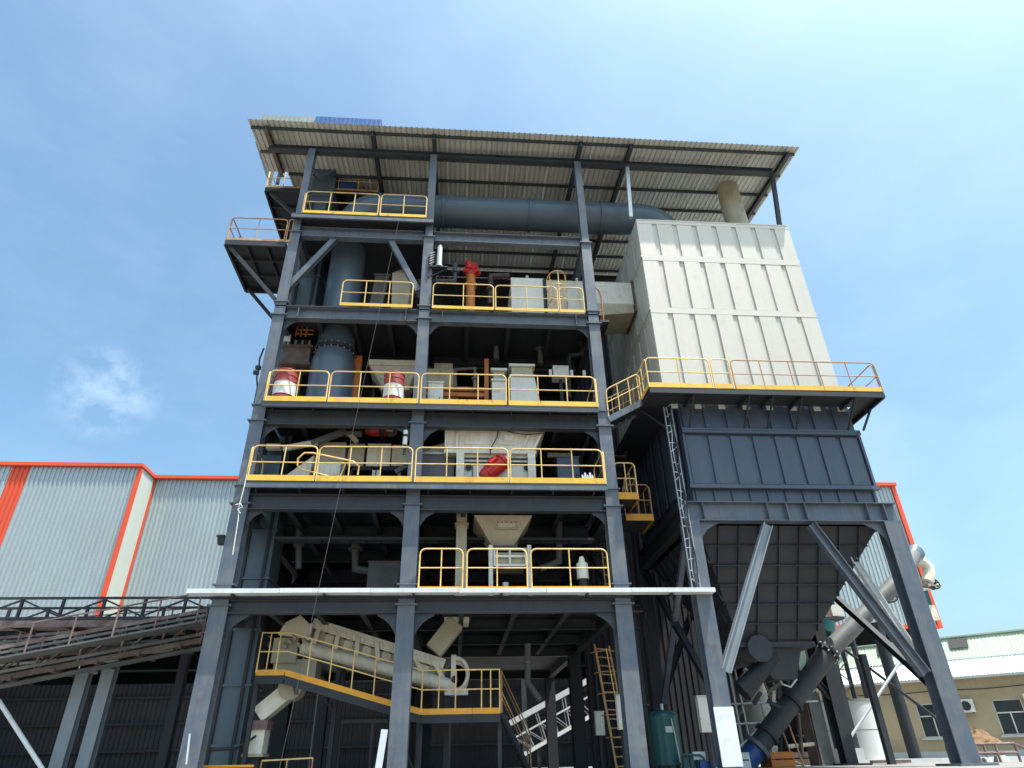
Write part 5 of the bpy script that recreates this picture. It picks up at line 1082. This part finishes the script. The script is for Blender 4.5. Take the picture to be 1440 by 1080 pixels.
xa, xb = pspan(1162, 1186, 858, 8.); bx(xa, xb, 8, 8.8, pz(1175, 866, 8.), pz(1175, 850, 8.)).build('white_box', 'cwhite', wv); xa, xb = pspan(1148, 1168, 860, 8.); bx(xa, xb, 7.9, 8.8, pz(1160, 868, 8.), pz(1160, 853, 8.)).build('maroon_box', 'maroon', wv)
xa, xb = pspan(1146, 1184, 870, 8.); bx(xa, xb, 7.8, 8.9, pz(1160, 872, 8.), pz(1160, 868, 8.)-.02).build('shelf', 'dark', wv); bx(xa+.2, xa+.5, 8, 8.3, ZP, pz(1160, 872, 8.)).build('post', 'dark', wv); MB().tube(at(1160, 890, 8.), at(1160, 874, 8.), .4, n=14).build('drum', 'tank', wv)
# scaffold and ladders under the hopper
sf = thing('scaffold', 'thin pale scaffold poles in the clutter below the hopper', 'scaffold', (10, 5, ZP))
for px, lean in ((1050, 2), (1062, 6), (1090, -3), (1118, 10), (1130, 8)):
    p = at(px, 1075, 4.8); MB().tube((p.x,4.8,ZP), (p.x-.02*lean,4.8+(px % 3)*.4,4.3), .03, n=6).build('pole', 'rustrail' if px > 1100 else 'galv', sf)
for y0, y1, a, b_ in ((990, 986, 1028, 1150), (1018, 1016, 1030, 1110), (958, 955, 1040, 1080)): MB().tube(at(a, y0, 4.7), at(b_, y1, 4.7), .03, n=6).build('ledger', 'galv', sf)
MB().tube(at(1030, 1060, 4.6), at(1066, 1025, 4.6), .03, n=6).build('diagonal', 'whitepaint', sf); MB().tube(at(1070, 1050, 4.9), at(1150, 1085, 4.9), .035, n=6).build('diagonal', 'cream', sf)
# grey column with foot and white drain pipe
gc = thing('grey_post', 'grey steel post on a concrete footing left of the pale ring tanks', 'post', at(1165, 1050, 8))
a = at(1160, 945, 8); MB().ibeam((a.x,8,ZP+.5), (a.x,8,a.z), .5, .4, (0,1,0), .035, .03).build('shaft', 'steel', gc); bx(a.x-.4, a.x+.5, 7.6, 8.6, ZP, ZP+.5).build('footing', 'pale', gc)
dp = thing('white_drain_pipe', 'white drain pipe down the right side of the grey post', 'pipe', at(1192, 1070, 7.4)); MB().path([at(1162,945,7.5), at(1174,1000,7.5), at(1187,1048,7.5), at(1192,1052,7.5), at(1198,1078,7.5)], .09, 10).build('pipe', 'whitepaint', dp)
gc2 = thing('brown_post', 'brown sided steel post behind the dark inclined pipe', 'post', at(1150, 1070, 6)); a = at(1130, 975, 6.2); MB().ibeam((a.x+.2,6.2,ZP), (a.x+.2,6.2,a.z), .45, .5, (0,1,0), .035, .03).build('shaft', 'duct2', gc2); bx(a.x-.08, a.x-.03, 6.0, 6.7, ZP, a.z).build('brown_side', 'rust', gc2)
# pale concrete blocks
def block(px0, px1, py0, Y, d, label):
    xa, xb = pspan(px0, px1, 1030, Y); zt_ = pz((px0+px1)/2, py0, Y); t = thing('concrete_tank', label, 'tank', ((xa+xb)/2, Y+d/2, ZP), 'pale concrete tanks')
    zm = ZP+(zt_-ZP)*.52
    X = (xa+xb)/2; yc = Y+d/2; r_ = (xb-xa)/2
    MB().tube((X,yc,ZP), (X,yc,zm-.015), r_, n=30).build('lower_ring', 'pale', t); MB().tube((X+.02,yc,zm+.015), (X+.02,yc,zt_), r_*.99, n=30).build('upper_ring', 'pale', t); MB().tube((X,yc,zm-.015), (X,yc,zm+.015), r_*.95, n=30).build('joint', 'concrete', t)
    MB().tube((X+.02,yc,zt_), (X+.02,yc,zt_+.07), r_*1.04, n=30).build('cap', 'concrete', t)
block(1166, 1206, 986, 10.9, 1.6, 'narrow pale concrete ring tank by the white drain pipe'); block(1201, 1253, 984, 9.6, 2.0, 'broad pale concrete ring tank under the crossed braces')
sb = thing('yard_slab', 'low pale concrete kerb slab along the yard in front of the tan house', 'slab', (18, 9.4, ZP)); bx(14.5, 22, 9.2, 9.9, ZP, ZP+.12).build('slab', 'pale', sb); bx(15.5, 17, 8.7, 8.9, ZP, ZP+.1).build('board', 'rust', sb)
# dark posts with crossed braces
def dpost(px0, py0, px1, Y, label, w=.34):
    a = at(px0, py0, Y); t = thing('dark_post', label, 'post', (a.x, Y, ZP), 'dark posts behind the right leg'); MB().tube((a.x,Y,ZP), (a.x,Y,a.z), w/2, n=14).build('shaft', 'dark', t); MB().tube((a.x,Y,ZP), (a.x,Y,ZP+.06), w*.8, n=14).build('base_plate', 'dark', t); return a
dpost(1232, 876, 0, 12.0, 'thick dark post between the ring tanks and the right leg', .5); dpost(1197, 895, 0, 14, 'thin dark post behind the narrow ring tank', .26); dpost(1182, 905, 0, 15.5, 'slim dark post beside the silver pipe', .2)
xb_ = thing('crossed_braces', 'pair of crossed pipe braces between the grey post and the right leg', 'brace', (16, 8, ZP))
MB().tube(at(1190,1046,7.6), at(1273,920,7.6), .055, n=10).build('pipe_brace', 'galv', xb_); MB().tube(at(1186,912,7.8), at(1322,1014,7.8), .055, n=10).build('pipe_brace', 'dark', xb_)
lt = thing('far_lattice_tower', 'thin dark lattice frame in front of the white roof', 'frame', at(1190, 1000, 16)); Y = 15
q = [at(p, 985, Y) for p in (1172, 1205)]; 
for a in q: MB().tube((a.x,Y,ZP), (a.x,Y,at(1185,905,Y).z), .05, n=6).build('upright', 'dark', lt)
for k in range(3):
    z0 = 2.6+k*1.0; MB().tube((q[0].x,Y,z0), (q[1].x,Y,z0+1), .03, n=6).build('diagonal', 'dark', lt); MB().tube((q[1].x,Y,z0), (q[0].x,Y,z0+1), .03, n=6).build('diagonal', 'dark', lt)
bx(q[0].x-.3, q[1].x+.3, Y-.1, Y+.4, 3.55, 3.65).build('shelf', 'dark', lt)
# rusty skip with heap at the far right
sp_ = thing('rusty_cage', 'rusty pipe cage with a heap of rubble at the lower right edge', 'cage', at(1400, 1075, 2))
Y = 4.0; xa, xb = pspan(1372, 1428, 1050, Y); z1 = pz(1400, 1046, Y)
for z in (z1, (z1+ZP)/2): 
    for y in (Y, Y+1.4): MB().tube((xa,y,z), (xb,y,z), .04, n=8).build('rail', 'maroon', sp_)
for x in (xa, (xa+xb)/2, xb):
    for y in (Y, Y+1.4): MB().tube((x,y,ZP-.0), (x,y,z1), .04, n=8).build('post', 'maroon', sp_)
MB().tube((xb,Y,z1), (xb+.8,Y,ZP+.1), .035, n=8).build('stay', 'maroon', sp_)
hpz = thing('rubble_heap', 'brown rubble heap lying on the rusty cage', 'heap', ((xa+xb)/2, Y+.7, z1))
b = MB(); nr, ns = 6, 18; vs = []; fs_ = []
for i in range(nr+1):
    for j in range(ns):
        a = 2*math.pi*j/ns; rr = (1-i/nr)*(1+.12*random.uniform(-1,1)); vs.append(((xa+xb)/2+rr*(xb-xa)*.46*math.cos(a), Y+.7+rr*.62*math.sin(a), z1+.02+.42*math.sin(i/nr*math.pi/2)*(1+.15*random.uniform(-1,1)) if i else z1+.02))
for i in range(nr):
    for j in range(ns): fs_.append((i*ns+j, i*ns+(j+1) % ns, (i+1)*ns+(j+1) % ns, (i+1)*ns+j))
b.add(vs, fs_); b.build('rubble', mat('rubble', (.24,.14,.07), .95, 0, .6, (.12,.07,.04), 0, 4, .5), hpz)
for k in range(10):
    x = xa+(xb-xa)*random.random(); y = Y+1.4*random.random(); r_ = random.uniform(.08,.16)
    MB().frustum([(x-r_,y-r_,ZP),(x+r_,y-r_*.8,ZP),(x+r_*.9,y+r_,ZP),(x-r_,y+r_*.9,ZP)], [(x-r_*.6,y-r_*.5,ZP+r_*1.3),(x+r_*.5,y-r_*.6,ZP+r_*1.5),(x+r_*.6,y+r_*.5,ZP+r_*1.2),(x-r_*.5,y+r_*.6,ZP+r_*1.4)]).build('stone', 'pale', hpz)

# ================================================================== tan house with green roof
hs = thing('tan_house', 'tan plastered workshop with white and pale green sheet roofs at the right', 'house', (24, 20, ZP))
A = atz(1440, 943, 5.2); A.z = 0; d_ = V(-math.sin(R(48)), math.cos(R(48)), 0); nrm = V(-d_.y, d_.x, 0)   # nrm faces the camera
if nrm.y > 0: nrm = -nrm
A = A-d_*9; LN = 19.5
def hp3(s_, z, o=0): return A+d_*s_+V(0,0,z)+nrm*o
def wall_piece(s0, s1, z0, z1, o0, o1, name, m, t=hs):
    a = [hp3(s0,z0,o0), hp3(s1,z0,o0), hp3(s1,z0,o1), hp3(s0,z0,o1)]; b_ = [hp3(s0,z1,o0), hp3(s1,z1,o0), hp3(s1,z1,o1), hp3(s0,z1,o1)]
    return MB().frustum(a, b_).build(name, m, t)
ZE = 5.1
wins = [(3.0, 4.5), (6.2, 7.6), (9.6, 10.9), (13.1, 14.5), (16.6, 17.9)]
WZ0, WZ1 = 2.3, 3.95
wall_piece(0, LN, ZP, WZ0, -.25, 0, 'wall', 'plaster'); wall_piece(0, LN, WZ1, ZE, -.25, 0, 'wall', 'plaster')
e = 0
for a, b_ in wins+[(LN, LN)]:
    if a > e: wall_piece(e, a, WZ0, WZ1, -.25, 0, 'wall', 'plaster')
    e = b_
for a, b_ in wins:
    w_ = wall_piece(a, b_, WZ0, WZ1, -.20, -.18, 'window', 'glass')
    for s0, s1, z0, z1 in ((a, b_, WZ0, WZ0+.06), (a, b_, WZ1-.06, WZ1), (a, b_, WZ0+1.0, WZ0+1.06), (a, a+.06, WZ0+.06, WZ1-.06), (b_-.06, b_, WZ0+.06, WZ1-.06), ((a+b_)/2-.03, (a+b_)/2+.03, WZ0+.06, WZ0+1.0)):
        wall_piece(s0, s1, z0, z1, -.175, -.12, 'frame', 'cwhite', w_)
    wall_piece(a-.1, b_+.1, WZ0-.1, WZ0, -.02, .1, 'sill', 'pale', w_)
wall_piece(0, LN, ZP, ZP+.35, .0, .03, 'plinth', 'pale')
for s0 in (0, LN-.25):
    a = [hp3(s0,ZP,-8), hp3(s0+.25,ZP,-8), hp3(s0+.25,ZP,-.26), hp3(s0,ZP,-.26)]; MB().frustum(a, [p+V(0,0,ZE-ZP) for p in a]).build('wall', 'plaster', hs)
# lower white roof as sheets, then upper green sheets, each sheet proud of its joint
wS = 1.08; nW = int((LN+1)/wS)
lo0 = hp3(-.5, ZE+.02, .45); run = -nrm*2.6+V(0,0,1.05)
mw = sheet(wS-.01, 6, run, d_, (0,0,1), .035).mesh('roof_sheet', 'whiteroof'); copies(mw, 'roof_sheet', hs, [lo0+d_*wS*i for i in range(nW)])
up0 = hp3(-.5, ZE+1.12, -2.05); run2 = -nrm*.9+V(0,0,1.25)
mg = sheet(wS-.01, 6, run2, d_, (0,0,1), .035).mesh('roof_sheet', 'greenroof'); copies(mg, 'roof_sheet', hs, [up0+d_*wS*i for i in range(nW)])
run3 = -nrm*3.5+V(0,0,.25); rid = up0+run2; mr = sheet(wS-.01, 6, run3, d_, (0,0,1), .035).mesh('roof_sheet', 'greenroof'); copies(mr, 'roof_sheet', hs, [rid+d_*wS*i for i in range(nW)])
MB().bar(rid+V(0,0,.03), rid+d_*wS*nW+V(0,0,.03), .3, .08).build('ridge_cap', 'greenroof', hs)
MB().bar(lo0+V(0,0,-.06), lo0+d_*wS*nW+V(0,0,-.06), .06, .12).build('fascia', 'pale', hs)
wall_piece(0, LN, ZE+.9, ZE+1.1, -2.2, -2.0, 'clerestory_sill', 'pale')
for s0 in (6.4, 11.7, 15.6):        # dark vent openings in the green slope
    c0 = up0+d_*s0+run2*.45-nrm*-.04+V(0,0,.05); o_ = nrm*.05
    v_ = MB().frustum([c0, c0+d_*.95, c0+d_*.95+o_, c0+o_], [c0+run2*.42, c0+d_*.95+run2*.42, c0+d_*.95+run2*.42+o_, c0+run2*.42+o_]).build('roof_vent', 'black', hs)
for s0, z in ((4.95, 3.4), (8.6, 3.5), (11.7, 3.4)):   # air conditioner units
    ac = thing('air_conditioner', {4.95: 'white air conditioner on the tan wall just right of the right collector leg', 8.6: 'white air conditioner on the tan wall between the dark post and the right leg', 11.7: 'dull air conditioner on the tan wall left of the thick dark post'}[s0], 'air conditioner', hp3(s0+.4, z, .3), 'air conditioners on the tan wall')
    wall_piece(s0, s0+.85, z, z+.62, .12, .45, 'case', 'cwhite', ac)
    c0 = hp3(s0+.35, z+.31, .45); MB().tube(c0, c0+nrm*.02, .23, n=18).build('fan_grille', 'dark', ac)
    for k in (.1, .7): wall_piece(s0+k, s0+k+.04, z-.06, z, 0, .45, 'bracket', 'dark', ac)
    MB().tube(hp3(s0+.9, z+.2, .05), hp3(s0+.9, ZP+.3, .05), .03, n=6).build('pipe', 'pale', ac)

# ================================================================== extra pipework on the decks
def cable_tray(Y, z, x0, x1, label):
    t = thing('cable_tray', label, 'cable tray', ((x0+x1)/2, Y, z), 'cable trays')
    for dy in (0, .3): bx(x0, x1, Y+dy, Y+dy+.02, z, z+.08).build('side_rail', 'hopper', t)
    k = int((x1-x0)/.45)
    for i in range(k): bx(x0+i*.45, x0+i*.45+.03, Y+.02, Y+.3, z, z+.02).build('rung', 'hopper', t)
    for i in range(4): MB().path([(x0+(x1-x0)*j/10, Y+.06+i*.06+.015*math.sin(j*2.1+i), z+.04) for j in range(11)], .014, 6).build('cable', 'black', t)
cable_tray(2.2, 10.25, -5.6, 4.2, 'cable tray hung below the drum deck')
cable_tray(2.4, 14.25, -3.8, 4.2, 'cable tray hung below the valve deck')
cable_tray(1.6, 7.55, -5.6, 4.2, 'cable tray hung below the red motor deck')
def small_pipe(pts, r_, m_, label, cat='pipe'):
    t = thing('process_pipe', label, cat, pts[0], 'process pipes'); pts = [Vector(p) for p in pts]
    MB().path(pts, r_, 10).build('pipe', m_, t)
    for a, b_ in zip(pts[:-1], pts[1:]):
        u = (b_-a)
        if u.length > .8: c = a+u*.5; u.normalize(); MB().tube(c-u*.03, c+u*.03, r_*1.7, n=12).build('flange', m_, t)
small_pipe([at(640,545,1.2), at(640,520,1.2), at(668,518,1.2), at(668,548,1.2)], .07, 'rust', 'rusty bent pipe over the beige machine in the orange frame')
small_pipe([at(698,505,2.2), at(698,470,2.2), at(760,470,2.2), at(760,512,2.2)], .11, 'duct2', 'grey pipe arch above the two pale chutes')
small_pipe([at(800,560,1.6), at(800,500,1.6), at(818,498,1.6), at(818,470,1.6)], .09, 'dark', 'dark pipe bend near the right column on the drum deck')
small_pipe([at(588,420,2.4), at(588,395,2.4), at(640,395,2.4), at(640,372,2.4)], .1, 'duct2', 'grey pipe bend behind the orange valve')
small_pipe([at(690,428,2.0), at(690,388,2.0), at(716,388,2.0)], .12, 'rust', 'rusty pipe elbow left of the white sheet metal box')
small_pipe([at(770,640,1.8), at(800,640,1.8), at(800,668,1.8)], .1, 'beige', 'beige pipe bend right of the dirty white machine')
small_pipe([at(786,735,2.4), at(786,790,2.4), at(760,800,2.4)], .12, 'duct2', 'grey drop pipe right of the pyramid hopper')
small_pipe([at(420,735,2.6), at(420,800,2.6)], .1, 'duct2', 'grey upright pipe in the left bay of the white edged deck')
small_pipe([at(500,745,3.4), at(500,800,3.4), at(540,806,3.4)], .14, 'duct2', 'dull grey pipe bend left of the middle column on the white edged deck')
small_pipe([at(742,905,3), at(742,960,3), at(760,985,3)], .1, 'duct2', 'grey pipe dropping behind the right end of the catwalk')
for px, py, Y, w_, h_, m_, lab in ((612, 560, .9, .5, .95, 'cwhite', 'white electrical cabinet just right of the middle column on the drum deck'), (800, 668, 1.0, .7, .9, 'casing', 'dark blue cabinet near the right end of the red motor deck'), (540, 800, 3.0, 1.0, 1.2, 'duct2', 'dull grey tank in the left bay of the white edged deck')):
    q = at(px, py, Y); zb_ = {0.9: 11.28, 1.0: 8.68, 1.2: 11.28, 3.0: 5.52}[Y]; h_ = h_+(.9 if Y == 1.2 else .5)
    t = thing('equipment_cabinet' if m_ != 'oframe' else 'gear_unit', lab, 'cabinet' if m_ != 'oframe' else 'gearbox', (q.x, Y, zb_))
    bx(q.x-w_/2, q.x+w_/2, Y, Y+.45, zb_+.08, zb_+h_).build('housing', m_, t); bx(q.x-w_/2-.03, q.x+w_/2+.03, Y-.03, Y+.48, zb_+h_, zb_+h_+.05).build('lid', m_, t); bx(q.x-w_/2, q.x+w_/2, Y, Y+.45, zb_, zb_+.079).build('plinth', 'dark', t)
    bx(q.x-w_/2+.05, q.x+w_/2-.05, Y-.02, Y-.001, zb_+.2, zb_+h_-.1).build('door', m_, t); bx(q.x+w_/2-.12, q.x+w_/2-.09, Y-.05, Y-.021, zb_+h_*.5, zb_+h_*.5+.15).build('handle', 'black', t)

# ================================================================== more clutter below and beside the hopper
pt = thing('pale_silo', 'pale ribbed upright silo behind the clutter below the hopper', 'silo', at(1060, 1060, 7))
Y = 7.0; xa, xb = pspan(1044, 1080, 990, Y); X = (xa+xb)/2; r_ = (xb-xa)/2; zt_ = pz(1062, 956, Y)
MB().tube((X,Y,ZP+.4), (X,Y,zt_), r_, n=24).build('shell', 'backing', pt); MB().tube((X,Y,zt_), (X,Y,zt_+.3), r_, r_*.3, n=24).build('top_cone', 'backing', pt)
for k in range(6): z = ZP+.5+k*(zt_-ZP-.6)/5; MB().tube((X,Y,z), (X,Y,z+.05), r_+.03, n=24).build('ring', 'galv', pt)
for k in range(4): a = .8+k*math.pi/2; bx(X+r_*.8*math.cos(a)-.05, X+r_*.8*math.cos(a)+.05, Y+r_*.8*math.sin(a)-.05, Y+r_*.8*math.sin(a)+.05, ZP, ZP+.5).build('leg', 'dark', pt)
for n_, pts in enumerate(([(1096,1070),(1100,1000),(1118,985)], [(1128,1065),(1122,1005),(1100,990)], [(1046,940),(1060,950),(1082,948)], [(1108,1050),(1146,1046)], [(1036,1010),(1050,985),(1048,950)], [(1150,1064),(1138,1000),(1142,940)])):
    small_pipe([at(a, b_, 5.2+.3*n_) for a, b_ in pts], .06+.015*(n_ % 3), ('dark', 'rust', 'galv', 'cream', 'duct2', 'palesteel')[n_], ('dark bent pipe under the lower end of the inclined pipe', 'rusty bent pipe right of the dark bent one under the hopper', 'galvanised short pipe just below the hopper mouth', 'cream horizontal pipe near the ground under the hopper', 'grey bent pipe beside the leg with the white foot', 'pale pipe left of the grey post')[n_])
for k, (px, py, Y, w_, m_, lab) in enumerate(((1100, 1062, 4.6, .7, 'oframe', 'small orange crate on the ground under the inclined pipe'), (1040, 1070, 3.8, .6, 'whitepaint', 'small white crate on the ground beside the leg with the white foot'), (1125, 1055, 8.5, .9, 'rust', 'rusty crate on the ground behind the inclined pipe'))):
    q = at(px, py, Y); t = thing('crate', lab, 'crate', (q.x, Y, ZP))
    for z in (0, .22): bx(q.x-w_/2, q.x+w_/2, Y, Y+.03, ZP+z+.02, ZP+z+.2).build('board', m_, t); bx(q.x-w_/2, q.x+w_/2, Y+w_, Y+w_+.03, ZP+z+.02, ZP+z+.2).build('board', m_, t)
    for x in (q.x-w_/2-.03, q.x+w_/2): bx(x, x+.03, Y, Y+w_+.03, ZP, ZP+.42).build('end_board', m_, t)
    bx(q.x-w_/2, q.x+w_/2, Y+.03, Y+w_, ZP+.005, ZP+.02).build('bottom', m_, t)
# rain pipes on the tan house
for s0 in (1.6, 8.1, 12.4): MB().tube(hp3(s0, ZP, .08), hp3(s0, ZE-.05, .08), .05, n=8).build('rain_pipe', 'pale', hs)
MB().path([hp3(0.5+k*2.1, 4.55-.07*(k % 2), .04) for k in range(9)], .018, 6).build('wire', 'black', hs)
